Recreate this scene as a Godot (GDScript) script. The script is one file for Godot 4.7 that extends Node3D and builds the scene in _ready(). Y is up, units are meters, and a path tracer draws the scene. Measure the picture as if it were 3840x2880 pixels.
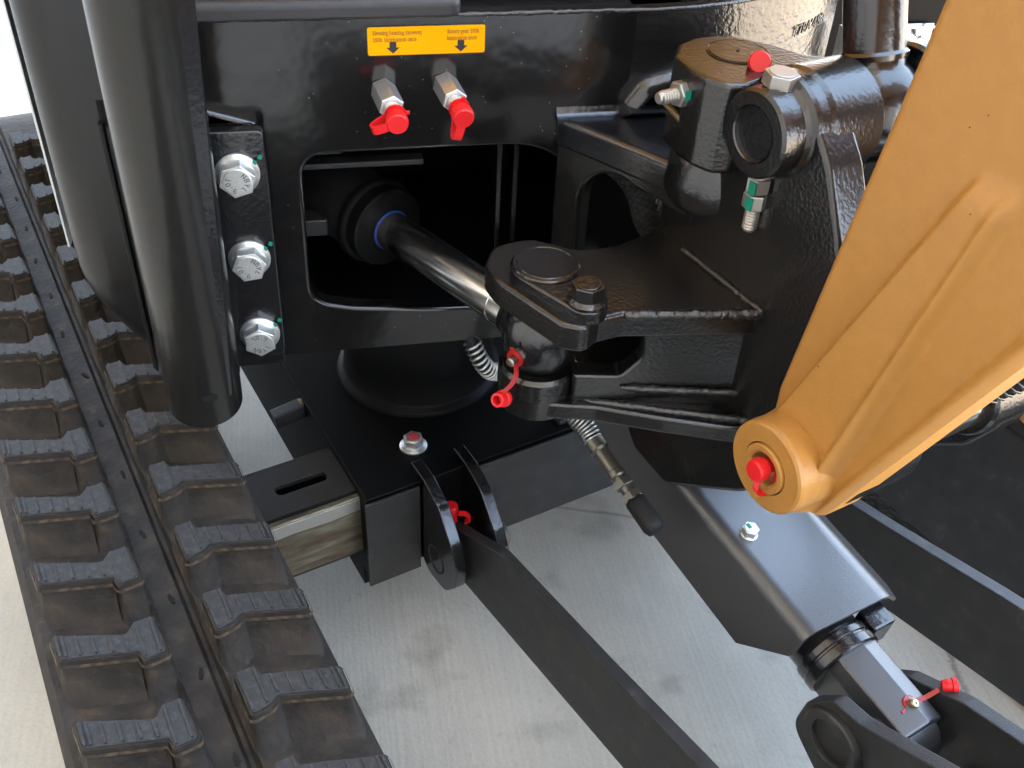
extends Node3D
# Close-up of the front of a mini excavator under a canopy. World: front plate of the slewing frame at z = 0, x right, y up.
# Tracks, blade, swing bracket and boom lie in the frame FU, turned 18.5 degrees about y.

var FW := Basis.IDENTITY
var FU := Basis(Vector3.UP, deg_to_rad(18.5))
var M := {}
var base_of := {}

# ------------------------------------------------------------------ mesh builder
class MB:
	var v := PackedVector3Array()
	var n := PackedVector3Array()
	func tri(a: Vector3, b: Vector3, c: Vector3, na: Vector3, nb: Vector3, nc: Vector3) -> void:
		var g := (b - a).cross(c - a)
		if g.length_squared() < 1e-18:
			return
		if g.dot(na + nb + nc) > 0.0:
			v.append_array([a, c, b]); n.append_array([na, nc, nb])
		else:
			v.append_array([a, b, c]); n.append_array([na, nb, nc])
	func quad(a: Vector3, b: Vector3, c: Vector3, d: Vector3, na: Vector3, nb: Vector3, nc: Vector3, nd: Vector3) -> void:
		tri(a, b, c, na, nb, nc); tri(a, c, d, na, nc, nd)
	func flat(a: Vector3, b: Vector3, c: Vector3, d: Vector3, nn: Vector3) -> void:
		quad(a, b, c, d, nn, nn, nn, nn)
	func mesh() -> ArrayMesh:
		var arr := []
		arr.resize(Mesh.ARRAY_MAX)
		arr[Mesh.ARRAY_VERTEX] = v
		arr[Mesh.ARRAY_NORMAL] = n
		var m := ArrayMesh.new()
		m.add_surface_from_arrays(Mesh.PRIMITIVE_TRIANGLES, arr)
		return m
	# polygon in local xy, extruded from z0 to z1 and placed by xf; rounded rims of radius bev (top) and bev0 (bottom)
	func extrude(poly: PackedVector2Array, z0: float, z1: float, xf := Transform3D.IDENTITY, bev := 0.0, bev0 := 0.0, seg := 3, smooth := 40.0) -> MB:
		var p := poly.duplicate()
		var area := 0.0
		for i in p.size():
			area += p[i].cross(p[(i + 1) % p.size()])
		if area < 0.0:
			p.reverse()
		var k := p.size()
		var en := []
		for i in k:
			var e := (p[(i + 1) % k] - p[i]).normalized()
			en.append(Vector2(e.y, -e.x))
		var mit := []; var na := []; var nb := []
		for i in k:
			var n0: Vector2 = en[(i + k - 1) % k]
			var n1: Vector2 = en[i]
			var s := (n0 + n1)
			var l := s.length()
			if l < 0.3:
				mit.append(n1); na.append(n0); nb.append(n1); continue
			s /= l
			mit.append(s / max(0.35, s.dot(n1)))
			if n0.dot(n1) > cos(deg_to_rad(smooth)):
				na.append(s); nb.append(s)
			else:
				na.append(n0); nb.append(n1)
		var rings := []
		if bev0 > 0.0:
			for j in range(seg, -1, -1):
				var a := j * PI * 0.5 / seg
				rings.append([bev0 * (1.0 - cos(a)), z0 + bev0 - bev0 * sin(a), cos(a), -sin(a)])
		else:
			rings.append([0.0, z0, 1.0, 0.0])
		if bev > 0.0:
			for j in seg + 1:
				var a := j * PI * 0.5 / seg
				rings.append([bev * (1.0 - cos(a)), z1 - bev + bev * sin(a), cos(a), sin(a)])
		else:
			rings.append([0.0, z1, 1.0, 0.0])
		for r in rings.size() - 1:
			var A: Array = rings[r]; var B: Array = rings[r + 1]
			for i in k:
				var j := (i + 1) % k
				var a0 := _pt(p[i], mit[i], A, xf); var a1 := _pt(p[j], mit[j], A, xf)
				var b0 := _pt(p[i], mit[i], B, xf); var b1 := _pt(p[j], mit[j], B, xf)
				quad(a0, a1, b1, b0, _nm(nb[i], A, xf), _nm(na[j], A, xf), _nm(na[j], B, xf), _nm(nb[i], B, xf))
		for e in [[rings[0], -1.0], [rings[-1], 1.0]]:
			var R: Array = e[0]
			var q := PackedVector2Array()
			for i in k:
				q.append(p[i] - mit[i] * R[0])
			var idx := Geometry2D.triangulate_polygon(q)
			var nn: Vector3 = (xf.basis * Vector3(0, 0, e[1])).normalized()
			for t in range(0, idx.size(), 3):
				tri(xf * Vector3(q[idx[t]].x, q[idx[t]].y, R[1]), xf * Vector3(q[idx[t + 1]].x, q[idx[t + 1]].y, R[1]), xf * Vector3(q[idx[t + 2]].x, q[idx[t + 2]].y, R[1]), nn, nn, nn)
		return self
	func _pt(p: Vector2, m: Vector2, R: Array, xf: Transform3D) -> Vector3:
		return xf * Vector3(p.x - m.x * R[0], p.y - m.y * R[0], R[1])
	func _nm(s: Vector2, R: Array, xf: Transform3D) -> Vector3:
		return (xf.basis * Vector3(s.x * R[2], s.y * R[2], R[3])).normalized()
	# two loops of equal count: a plate with a hole, from z0 (back) to z1 (front)
	func ring_plate(outer: PackedVector2Array, inner: PackedVector2Array, z0: float, z1: float, xf := Transform3D.IDENTITY, bev := 0.0) -> MB:
		var k := outer.size()
		var c := Vector2.ZERO
		for q in inner:
			c += q / k
		var inn := PackedVector2Array(); var out_n := []
		for i in k:
			var e := (inner[(i + 1) % k] - inner[(i + k - 1) % k]).normalized()
			var nn := Vector2(-e.y, e.x)
			if nn.dot(c - inner[i]) < 0.0:
				nn = -nn
			out_n.append(nn)
			inn.append(inner[i] - nn * bev)
		for i in k:
			var j := (i + 1) % k
			for s in [1.0, -1.0]:
				var z := z1 if s > 0 else z0
				var nn: Vector3 = (xf.basis * Vector3(0, 0, s)).normalized()
				flat(_z(outer[i], z, xf), _z(outer[j], z, xf), _z(inn[j], z, xf), _z(inn[i], z, xf), nn)
			var e := (outer[j] - outer[i]).normalized()
			var on := Vector2(e.y, -e.x)
			if on.dot(outer[i] - c) < 0.0:
				on = -on
			flat(_z(outer[i], z0, xf), _z(outer[j], z0, xf), _z(outer[j], z1, xf), _z(outer[i], z1, xf), xf.basis * Vector3(on.x, on.y, 0))
			var prev_a := [inn[i], z1, 0.0]
			for t in 5:
				var a0 := t * PI / 8.0
				var a1 := (t + 1) * PI / 8.0
				if t < 4:
					if bev <= 0.0: continue
					quad(_b(inner[i], out_n[i], bev, z1, a0, xf), _b(inner[j], out_n[j], bev, z1, a0, xf), _b(inner[j], out_n[j], bev, z1, a1, xf), _b(inner[i], out_n[i], bev, z1, a1, xf), _bn(out_n[i], a0, xf), _bn(out_n[j], a0, xf), _bn(out_n[j], a1, xf), _bn(out_n[i], a1, xf))
				else:
					quad(_z(inner[i], z1 - bev, xf), _z(inner[j], z1 - bev, xf), _z(inner[j], z0, xf), _z(inner[i], z0, xf), _bn(out_n[i], PI * 0.5, xf), _bn(out_n[j], PI * 0.5, xf), _bn(out_n[j], PI * 0.5, xf), _bn(out_n[i], PI * 0.5, xf))
		return self
	func _z(p: Vector2, z: float, xf: Transform3D) -> Vector3:
		return xf * Vector3(p.x, p.y, z)
	func _b(p: Vector2, nn: Vector2, bev: float, z1: float, a: float, xf: Transform3D) -> Vector3:
		var q := p - nn * bev * (1.0 - sin(a))
		return xf * Vector3(q.x, q.y, z1 - bev * (1.0 - cos(a)))
	func _bn(nn: Vector2, a: float, xf: Transform3D) -> Vector3:
		return (xf.basis * Vector3(nn.x * sin(a), nn.y * sin(a), cos(a))).normalized()
	# profile of (radius, height) turned about local z
	func lathe(prof: Array, xf := Transform3D.IDENTITY, segs := 36, smooth := false, squash := 1.0) -> MB:
		var pn := []
		for i in prof.size() - 1:
			var d: Vector2 = (prof[i + 1] - prof[i]).normalized()
			pn.append(Vector2(d.y, -d.x))
		for i in prof.size() - 1:
			var n0: Vector2 = pn[i]; var n1: Vector2 = pn[i]
			if smooth:
				if i > 0: n0 = (pn[i - 1] + pn[i]).normalized()
				if i < pn.size() - 1: n1 = (pn[i] + pn[i + 1]).normalized()
			for s in segs:
				var a := TAU * s / segs; var b := TAU * (s + 1) / segs
				quad(_l(prof[i], a, xf, squash), _l(prof[i], b, xf, squash), _l(prof[i + 1], b, xf, squash), _l(prof[i + 1], a, xf, squash), _ln(n0, a, xf), _ln(n0, b, xf), _ln(n1, b, xf), _ln(n1, a, xf))
		return self
	func _l(p: Vector2, a: float, xf: Transform3D, squash: float) -> Vector3:
		return xf * Vector3(p.x * cos(a), p.x * sin(a) * squash, p.y)
	func _ln(nn: Vector2, a: float, xf: Transform3D) -> Vector3:
		return (xf.basis * Vector3(nn.x * cos(a), nn.x * sin(a), nn.y)).normalized()
	# a round cylinder with small chamfers, along local z
	func cyl(r: float, z0: float, z1: float, xf := Transform3D.IDENTITY, ch := 0.001, segs := 36) -> MB:
		return lathe([Vector2(0, z0), Vector2(r - ch, z0), Vector2(r, z0 + ch), Vector2(r, z1 - ch), Vector2(r - ch, z1), Vector2(0, z1)], xf, segs)
	func ball(r: float, xf := Transform3D.IDENTITY, z0 := -1.0, z1 := 1.0, segs := 32, rings := 16) -> MB:
		var prof := []
		for i in rings + 1:
			var a := lerpf(asin(z0), asin(z1), float(i) / rings)
			prof.append(Vector2(r * cos(a), r * sin(a)))
		return lathe(prof, xf, segs, true)
	func tube(path: Array, radii: Array, segs := 16, caps := true) -> MB:
		var T := []
		for i in path.size():
			T.append((path[min(i + 1, path.size() - 1)] - path[max(i - 1, 0)]).normalized())
		var u: Vector3 = T[0].cross(Vector3(0.31, 0.87, 0.19)).normalized()
		var U := []
		for i in path.size():
			u = (u - T[i] * u.dot(T[i])).normalized()
			U.append(u)
		for i in path.size() - 1:
			for s in segs:
				var a := TAU * s / segs; var b := TAU * (s + 1) / segs
				var p := []; var q := []
				for e in [[i, a], [i, b], [i + 1, b], [i + 1, a]]:
					var w: Vector3 = U[e[0]] * cos(e[1]) + T[e[0]].cross(U[e[0]]) * sin(e[1])
					var r: float = radii[min(e[0], radii.size() - 1)]
					p.append(path[e[0]] + w * r); q.append(w)
				quad(p[0], p[1], p[2], p[3], q[0], q[1], q[2], q[3])
		if caps:
			for e in [[0, -1.0], [path.size() - 1, 1.0]]:
				var i: int = e[0]
				var r: float = radii[min(i, radii.size() - 1)]
				var nn: Vector3 = T[i] * e[1]
				for s in segs:
					var a := TAU * s / segs; var b := TAU * (s + 1) / segs
					tri(path[i], path[i] + (U[i] * cos(a) + T[i].cross(U[i]) * sin(a)) * r, path[i] + (U[i] * cos(b) + T[i].cross(U[i]) * sin(b)) * r, nn, nn, nn)
		return self
	# a box with rounded rims: centre, size, frame
	func box(c: Vector3, s: Vector3, bev := 0.001, xf := Transform3D.IDENTITY) -> MB:
		var p := PackedVector2Array([Vector2(-s.x, -s.y) * 0.5, Vector2(s.x, -s.y) * 0.5, Vector2(s.x, s.y) * 0.5, Vector2(-s.x, s.y) * 0.5])
		var b: float = min(bev, min(s.x, min(s.y, s.z)) * 0.45)
		return extrude(p, -s.z * 0.5, s.z * 0.5, xf * Transform3D(Basis.IDENTITY, c), b, b, 2)

# ------------------------------------------------------------------ small geometry helpers
func V(x: float, y: float, z: float) -> Vector3:
	return Vector3(x, y, z)

func poly(a: Array) -> PackedVector2Array:
	var p := PackedVector2Array()
	for i in range(0, a.size(), 2):
		p.append(Vector2(a[i], a[i + 1]))
	return p

func axis(at: Vector3, dir: Vector3, spin := 0.0) -> Transform3D:      # local z along dir
	var z := dir.normalized()
	var up := Vector3.UP if abs(z.y) < 0.9 else Vector3(0, 0, -1)
	var x := up.cross(z).normalized()
	var b := Basis(x, z.cross(x), z)
	return Transform3D(b.rotated(z, spin), at)

func lay(y := 0.0) -> Transform3D:      # polygon (x, z) -> horizontal sheet, extruded upward
	return Transform3D(Basis(Vector3(1, 0, 0), Vector3(0, 0, 1), Vector3(0, 1, 0)), Vector3(0, y, 0))

func side(x := 0.0) -> Transform3D:     # polygon (z, y) -> vertical sheet across x, extruded toward +x
	return Transform3D(Basis(Vector3(0, 0, 1), Vector3(0, 1, 0), Vector3(1, 0, 0)), Vector3(x, 0, 0))

func rounded(p: PackedVector2Array, radii: Array, seg := 6) -> PackedVector2Array:
	var q := PackedVector2Array()
	var k := p.size()
	for i in k:
		var r: float = radii[i % radii.size()]
		var a := p[(i + k - 1) % k]; var b := p[i]; var c := p[(i + 1) % k]
		if r <= 0.0:
			q.append(b); continue
		var u := (a - b).normalized(); var w := (c - b).normalized()
		var ang := acos(clampf(u.dot(w), -0.9999, 0.9999))
		var d: float = min(r / tan(ang * 0.5), min((a - b).length(), (c - b).length()) * 0.48)
		for s in seg + 1:
			var t := float(s) / seg
			var p0 := b + u * d; var p1 := b + w * d
			q.append(p0.lerp(b, t).lerp(b.lerp(p1, t), t))
	return q

func spline(pts: Array, per := 8) -> Array:
	var out := []
	for i in pts.size() - 1:
		var a: Vector3 = pts[max(i - 1, 0)]; var d: Vector3 = pts[min(i + 2, pts.size() - 1)]
		for s in per:
			out.append((pts[i] as Vector3).cubic_interpolate(pts[i + 1], a, d, float(s) / per))
	out.append(pts[-1])
	return out

func helix(path: Array, r: float, turns: float) -> Array:
	var out := []
	var total := 0.0
	for i in path.size() - 1:
		total += (path[i + 1] - path[i]).length()
	var steps := int(turns * 12)
	var u := Vector3.ZERO
	for s in steps + 1:
		var t := float(s) / steps * total
		var i := 0
		while i < path.size() - 2 and t > (path[i + 1] - path[i]).length():
			t -= (path[i + 1] - path[i]).length(); i += 1
		var d: Vector3 = path[i + 1] - path[i]
		var c: Vector3 = path[i] + d.normalized() * min(t, d.length())
		d = d.normalized()
		if u == Vector3.ZERO: u = d.cross(Vector3(0.3, 0.9, 0.2)).normalized()
		u = (u - d * u.dot(d)).normalized()
		var a := TAU * s / 12.0
		out.append(c + (u * cos(a) + d.cross(u) * sin(a)) * r)
	return out

# ------------------------------------------------------------------ scene helpers
func numbered(parent: Node, called: String) -> String:
	if not parent.has_node(called):
		return called
	var i := 1
	while parent.has_node("%s_%03d" % [called, i]):
		i += 1
	return "%s_%03d" % [called, i]

func thing(called: String, label: String, category: String, at := Vector3.ZERO, frame := Basis.IDENTITY, group := "") -> Node3D:
	var o := Node3D.new()
	o.name = numbered(self, called)
	add_child(o)
	o.transform = Transform3D(frame, frame * at)
	o.set_meta("label", label)
	o.set_meta("category", category)
	if group != "":
		o.set_meta("group", group)
	base_of[o] = at
	return o

func part(called: String, m, mat: Material, parent: Node3D, label := "") -> MeshInstance3D:
	var o := MeshInstance3D.new()
	o.name = numbered(parent, called)
	o.mesh = m.mesh() if m is MB else m
	o.material_override = mat
	parent.add_child(o)
	if base_of.has(parent):
		o.position = -base_of[parent]
	if label != "":
		o.set_meta("label", label)
	return o

func structure(called: String, m, mat: Material) -> MeshInstance3D:
	var o := part(called, m, mat, self)
	o.set_meta("kind", "structure")
	return o

func lettering(text: String, font: Font, height: float, width: float, xf: Transform3D, mat: Material, parent: Node3D, depth := 0.0002) -> void:
	var t := TextMesh.new()
	t.text = text; t.font = font; t.font_size = 48; t.pixel_size = 0.01; t.depth = 0.01; t.curve_step = 1.0
	var bb := t.get_aabb()
	var o := MeshInstance3D.new()
	o.name = numbered(parent, "lettering")
	o.mesh = t; o.material_override = mat
	parent.add_child(o)
	var sy := height / 0.48
	var sx: float = sy if width <= 0.0 else width / max(bb.size.x, 0.01)
	o.transform = xf * Transform3D(Basis.from_scale(Vector3(sx, sy, depth / 0.01)), Vector3.ZERO)

# ------------------------------------------------------------------ materials
func lin(r: float, g: float, b: float) -> Color:
	return Color(r, g, b).linear_to_srgb()

func noise_tex(seed_: int, freq: float, size: int, kind: int, normal := false, strength := 4.0, ramp = null, oct := 4) -> NoiseTexture2D:
	var nz := FastNoiseLite.new()
	nz.seed = seed_; nz.frequency = freq; nz.noise_type = kind; nz.fractal_octaves = oct
	var t := NoiseTexture2D.new()
	t.width = size; t.height = size; t.seamless = true; t.noise = nz
	t.as_normal_map = normal; t.bump_strength = strength
	if ramp != null:
		var g := Gradient.new()
		g.offsets = PackedFloat32Array(ramp[0]); g.colors = PackedColorArray(ramp[1])
		t.color_ramp = g
	return t

func mat(col: Color, rough: float, metal := 0.0) -> StandardMaterial3D:
	var m := StandardMaterial3D.new()
	m.albedo_color = col; m.roughness = rough; m.metallic = metal
	return m

func tri_uv(m: StandardMaterial3D, scale: float, world := false) -> StandardMaterial3D:
	m.uv1_triplanar = true; m.uv1_world_triplanar = world
	m.uv1_scale = Vector3(scale, scale, scale)
	m.uv1_triplanar_sharpness = 4.0
	return m

func bumpy(m: StandardMaterial3D, tex: Texture2D, amount: float, scale: float) -> StandardMaterial3D:
	m.normal_enabled = true; m.normal_texture = tex; m.normal_scale = amount
	return tri_uv(m, scale)

func make_materials() -> void:
	var peel := noise_tex(3, 0.035, 512, FastNoiseLite.TYPE_SIMPLEX_SMOOTH, true, 5.0)
	var cast := noise_tex(7, 0.05, 512, FastNoiseLite.TYPE_SIMPLEX, true, 7.0, null, 5)
	var wave := noise_tex(12, 0.012, 512, FastNoiseLite.TYPE_SIMPLEX_SMOOTH, true, 6.0, null, 3)
	var grain := noise_tex(21, 0.2, 512, FastNoiseLite.TYPE_SIMPLEX, true, 3.0, null, 2)
	var W := Color.WHITE
	M.gloss = bumpy(mat(lin(0.007, 0.0067, 0.0065), 0.13), wave, 0.06, 4.0)
	M.gloss_plain = bumpy(mat(lin(0.008, 0.008, 0.009), 0.2), peel, 0.12, 8.0)
	M.cast = bumpy(mat(lin(0.008, 0.0075, 0.007), 0.24), cast, 0.09, 8.0)
	M.weld = bumpy(mat(lin(0.012, 0.011, 0.010), 0.28), cast, 0.4, 12.0)
	M.satin = mat(W, 0.45)
	M.satin.albedo_texture = noise_tex(91, 0.01, 512, FastNoiseLite.TYPE_SIMPLEX, false, 1.0, [[0.15, 0.5, 0.8, 0.93], [lin(0.022, 0.022, 0.023), lin(0.027, 0.027, 0.028), lin(0.034, 0.034, 0.034), lin(0.06, 0.057, 0.053)]], 6)
	bumpy(M.satin, grain, 0.25, 5.0)
	M.black_satin = bumpy(mat(lin(0.007, 0.007, 0.007), 0.38), grain, 0.2, 9.0)
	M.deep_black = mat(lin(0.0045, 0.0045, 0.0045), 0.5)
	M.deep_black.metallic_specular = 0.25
	M.guard = bumpy(mat(lin(0.026, 0.026, 0.028), 0.36), grain, 0.35, 9.0)
	M.guard.metallic_specular = 1.0
	M.matte = mat(lin(0.006, 0.006, 0.006), 0.7)
	M.void_black = mat(lin(0.002, 0.002, 0.002), 0.9)
	M.cover = bumpy(mat(lin(0.028, 0.029, 0.032), 0.4), grain, 0.2, 10.0)
	M.skirt = bumpy(mat(lin(0.014, 0.014, 0.014), 0.3), wave, 0.15, 3.0)
	M.tube = bumpy(mat(lin(0.014, 0.014, 0.013), 0.24), wave, 0.12, 3.0)
	# zinc: slightly mottled
	M.zinc = mat(W, 0.34, 0.92)
	M.zinc.albedo_texture = noise_tex(31, 0.08, 256, FastNoiseLite.TYPE_SIMPLEX, false, 1.0, [[0.2, 0.8], [lin(0.70, 0.73, 0.73), lin(0.82, 0.83, 0.82)]])
	bumpy(M.zinc, grain, 0.3, 20.0)
	M.zinc_dull = mat(lin(0.46, 0.45, 0.42), 0.42, 0.9)
	M.zinc_gold = mat(lin(0.5, 0.42, 0.25), 0.35, 0.9)
	M.chrome = mat(lin(0.80, 0.78, 0.74), 0.2, 1.0)
	M.steel = mat(lin(0.42, 0.41, 0.38), 0.3, 1.0)
	M.dark_steel = mat(lin(0.2, 0.19, 0.165), 0.4, 0.8)
	M.red = mat(lin(0.72, 0.012, 0.016), 0.38)
	M.red.subsurf_scatter_enabled = true; M.red.subsurf_scatter_strength = 0.08
	M.red_clear = mat(lin(0.36, 0.012, 0.01), 0.3)
	M.red_paint = mat(lin(0.5, 0.06, 0.07), 0.5)
	M.green_paint = mat(lin(0.0, 0.2, 0.13), 0.5)
	M.blue = mat(lin(0.015, 0.05, 0.25), 0.5)
	M.amber = mat(lin(0.10, 0.05, 0.012), 0.15)
	M.label = mat(lin(1.0, 0.42, 0.0), 0.6)
	M.label.metallic_specular = 0.2
	M.ink = mat(lin(0.022, 0.022, 0.028), 0.5)
	M.stamp = mat(lin(0.09, 0.1, 0.115), 0.6)
	# yellow paint
	M.yellow = mat(W, 0.36)
	M.yellow.albedo_texture = noise_tex(41, 0.012, 512, FastNoiseLite.TYPE_SIMPLEX, false, 1.0, [[0.25, 0.75], [lin(0.43, 0.205, 0.046), lin(0.45, 0.216, 0.050)]])
	bumpy(M.yellow, noise_tex(43, 0.06, 512, FastNoiseLite.TYPE_SIMPLEX, true, 5.0, null, 4), 0.07, 8.0)
	M.speck_pale = mat(lin(0.5, 0.47, 0.42), 0.8)
	M.speck = mat(lin(0.05, 0.02, 0.01), 0.6)
	# rubber
	M.rubber = mat(W, 0.66)
	M.rubber.metallic_specular = 0.35
	M.rubber.albedo_texture = noise_tex(51, 0.008, 512, FastNoiseLite.TYPE_SIMPLEX, false, 1.0, [[0.2, 0.5, 0.72, 0.9], [lin(0.022, 0.0195, 0.017), lin(0.030, 0.026, 0.022), lin(0.038, 0.031, 0.025), lin(0.055, 0.042, 0.030)]], 5)
	bumpy(M.rubber, noise_tex(53, 0.03, 512, FastNoiseLite.TYPE_SIMPLEX, true, 4.0, null, 4), 0.5, 7.0)
	M.dust = mat(W, 0.8)
	M.dust.albedo_texture = noise_tex(54, 0.03, 256, FastNoiseLite.TYPE_SIMPLEX, false, 1.0, [[0.3, 0.75], [lin(0.035, 0.028, 0.021), lin(0.095, 0.065, 0.038)]])
	tri_uv(M.dust, 12.0)
	M.pad = mat(W, 0.62)
	M.pad.metallic_specular = 0.35
	M.pad.albedo_texture = noise_tex(61, 0.02, 512, FastNoiseLite.TYPE_SIMPLEX, false, 1.0, [[0.25, 0.7, 0.95], [lin(0.034, 0.036, 0.038), lin(0.042, 0.044, 0.046), lin(0.058, 0.061, 0.063)]])
	bumpy(M.pad, grain, 0.3, 12.0)
	# galvanized axle tube
	M.axle_top = bumpy(mat(lin(0.022, 0.019, 0.016), 0.5), cast, 0.08, 8.0)
	M.axle_bare = bumpy(mat(lin(0.5, 0.5, 0.46), 0.4, 0.8), cast, 0.25, 10.0)
	M.axle = mat(W, 0.36, 0.55)
	M.axle.albedo_texture = noise_tex(71, 0.012, 512, FastNoiseLite.TYPE_SIMPLEX, false, 1.0, [[0.2, 0.45, 0.62, 0.85], [lin(0.13, 0.085, 0.065), lin(0.16, 0.135, 0.09), lin(0.19, 0.17, 0.115), lin(0.28, 0.26, 0.20)]], 4)
	bumpy(M.axle, cast, 0.15, 10.0)
	M.axle.uv1_scale = Vector3(1.6, 9.0, 9.0)
	M.braid = bumpy(mat(lin(0.025, 0.025, 0.025), 0.5), noise_tex(81, 0.4, 256, FastNoiseLite.TYPE_CELLULAR, true, 6.0, null, 1), 1.0, 12.0)
	for k in [M.gloss, M.gloss_plain, M.cast, M.weld]:
		k.metallic_specular = 0.8 if k != M.gloss else 0.6
	M.guard.clearcoat_enabled = true; M.guard.clearcoat = 1.0; M.guard.clearcoat_roughness = 0.3
	M.plate_rough = bumpy(mat(lin(0.007, 0.0067, 0.0065), 0.24), cast, 0.14, 5.0)
	M.plate_rough.metallic_specular = 0.8
	M.concrete = concrete()
	M.panel = mat(lin(0.62, 0.3, 0.04), 0.35)
	M.roof = mat(lin(0.72, 0.70, 0.66), 0.7)

func concrete() -> StandardMaterial3D:
	var S := 1280
	var span := 2.0                      # metres across one tile
	var a := FastNoiseLite.new(); a.seed = 5; a.frequency = 0.0035; a.fractal_octaves = 5
	var st := FastNoiseLite.new(); st.seed = 9; st.frequency = 0.1; st.fractal_octaves = 2
	var b := FastNoiseLite.new(); b.seed = 15; b.frequency = 0.25; b.fractal_octaves = 2
	var sm := FastNoiseLite.new(); sm.seed = 23; sm.frequency = 0.012; sm.fractal_octaves = 4
	var pr := FastNoiseLite.new(); pr.seed = 33; pr.frequency = 0.055; pr.fractal_octaves = 2
	var img := Image.create(S, S, false, Image.FORMAT_RGB8)
	var hgt := Image.create(S, S, false, Image.FORMAT_L8)
	for y in S:
		for x in S:
			var m := a.get_noise_2d(x, y)
			var s := st.get_noise_2d(x * 2.6 + 0.04 * y, y * 0.028)
			var g := b.get_noise_2d(x, y)
			var d := sm.get_noise_2d(x * 0.7 + y * 0.5, y * 0.9 - x * 0.5)
			var p := pr.get_noise_2d(x, y)
			var k := 0.575 + 0.16 * m + 0.03 * s + 0.05 * g
			k -= 0.42 * max(0.0, d - 0.27)
			k -= 0.35 * max(0.0, g - 0.40)
			k -= 0.35 * max(0.0, p - 0.62)
			k += 0.10 * max(0.0, -d - 0.25)
			# two narrow joints cut by nobody: hairline cracks
			var wx := float(x) / S * span - 1.0; var wz := float(y) / S * span - 1.0
			var c1: float = abs(wz - (-0.20 + 0.37 * (wx - 0.244) + 0.010 * m))
			if wx > 0.1 and wx < 0.6 and c1 < 0.004:
				k -= 0.24 * (1.0 - c1 / 0.004)
			var c2: float = abs(wx - (0.688 - 0.21 * (wz - 0.138) + 0.012 * m + 0.004 * g))
			if wz < 0.9 and c2 < 0.006:
				k -= 0.28 * (1.0 - c2 / 0.006)
			k = clampf(k, 0.05, 0.8)
			var warm := 0.02 * m
			img.set_pixel(x, y, Color(k * (1.0 + warm), k * 0.94, k * (0.81 - warm)).linear_to_srgb())
			hgt.set_pixel(x, y, Color(0.5 + 0.16 * s + 0.25 * g - 0.5 * max(0.0, p - 0.6), 0, 0))
	var mt := mat(Color.WHITE, 0.85)
	mt.albedo_texture = ImageTexture.create_from_image(img)
	hgt.convert(Image.FORMAT_RGBA8)
	hgt.bump_map_to_normal_map(2.0)
	mt.normal_enabled = true; mt.normal_texture = ImageTexture.create_from_image(hgt); mt.normal_scale = 0.35
	tri_uv(mt, 1.0 / span, true)
	mt.uv1_offset = Vector3(0.5, 0.5, 0.5)      # tile edges a metre away from the machine's front
	return mt

# ------------------------------------------------------------------ reusable hardware
func hex_poly(af: float) -> PackedVector2Array:
	var p := PackedVector2Array()
	for i in 6:
		p.append(Vector2.from_angle(i * PI / 3.0) * af / sqrt(3.0))
	return p

# a hex bolt; the head stands on the point `at`, axis `dir`
func bolt(parent: Node3D, at: Vector3, dir: Vector3, af: float, h: float, washer_r: float, m: Material, spin := 0.0, label := "", washer_h := 0.003, called := "bolt") -> MeshInstance3D:
	var xf := axis(at, dir, spin)
	var b := MB.new()
	b.extrude(hex_poly(af), washer_h, washer_h + h, xf, h * 0.09, 0.0, 2, 10.0)
	b.lathe([Vector2(af * 0.44, washer_h + h - 0.0004), Vector2(af * 0.44, washer_h + h + 0.0006), Vector2(af * 0.42, washer_h + h + 0.0008), Vector2(0, washer_h + h + 0.0008)], xf, 24)
	var o := part(called, b, m, parent, label)
	var w := MB.new()
	w.lathe([Vector2(0, 0), Vector2(washer_r, 0), Vector2(washer_r, washer_h * 0.5), Vector2(washer_r - 0.0012, washer_h * 0.75), Vector2(af * 0.56, washer_h + 0.0008), Vector2(0, washer_h + 0.0008)], xf, 36)
	part("washer", w, m, o)
	return o

func stamp(parent: Node3D, xf: Transform3D, words: Array, font: Font, r: float, h: float, m: Material) -> void:
	for w in words:                      # [text, angle of its middle, span per letter]
		var s: String = w[0]
		for i in s.length():
			var ang: float = w[1] + (float(i) - (s.length() - 1) * 0.5) * w[2]
			var a := deg_to_rad(ang)
			var t := Transform3D(Basis(Vector3(0, 0, 1), -a), Vector3(sin(a) * r, cos(a) * r, 0.0))
			lettering(s[i], font, h, 0.0, xf * t, m, parent, 0.0003)

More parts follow.
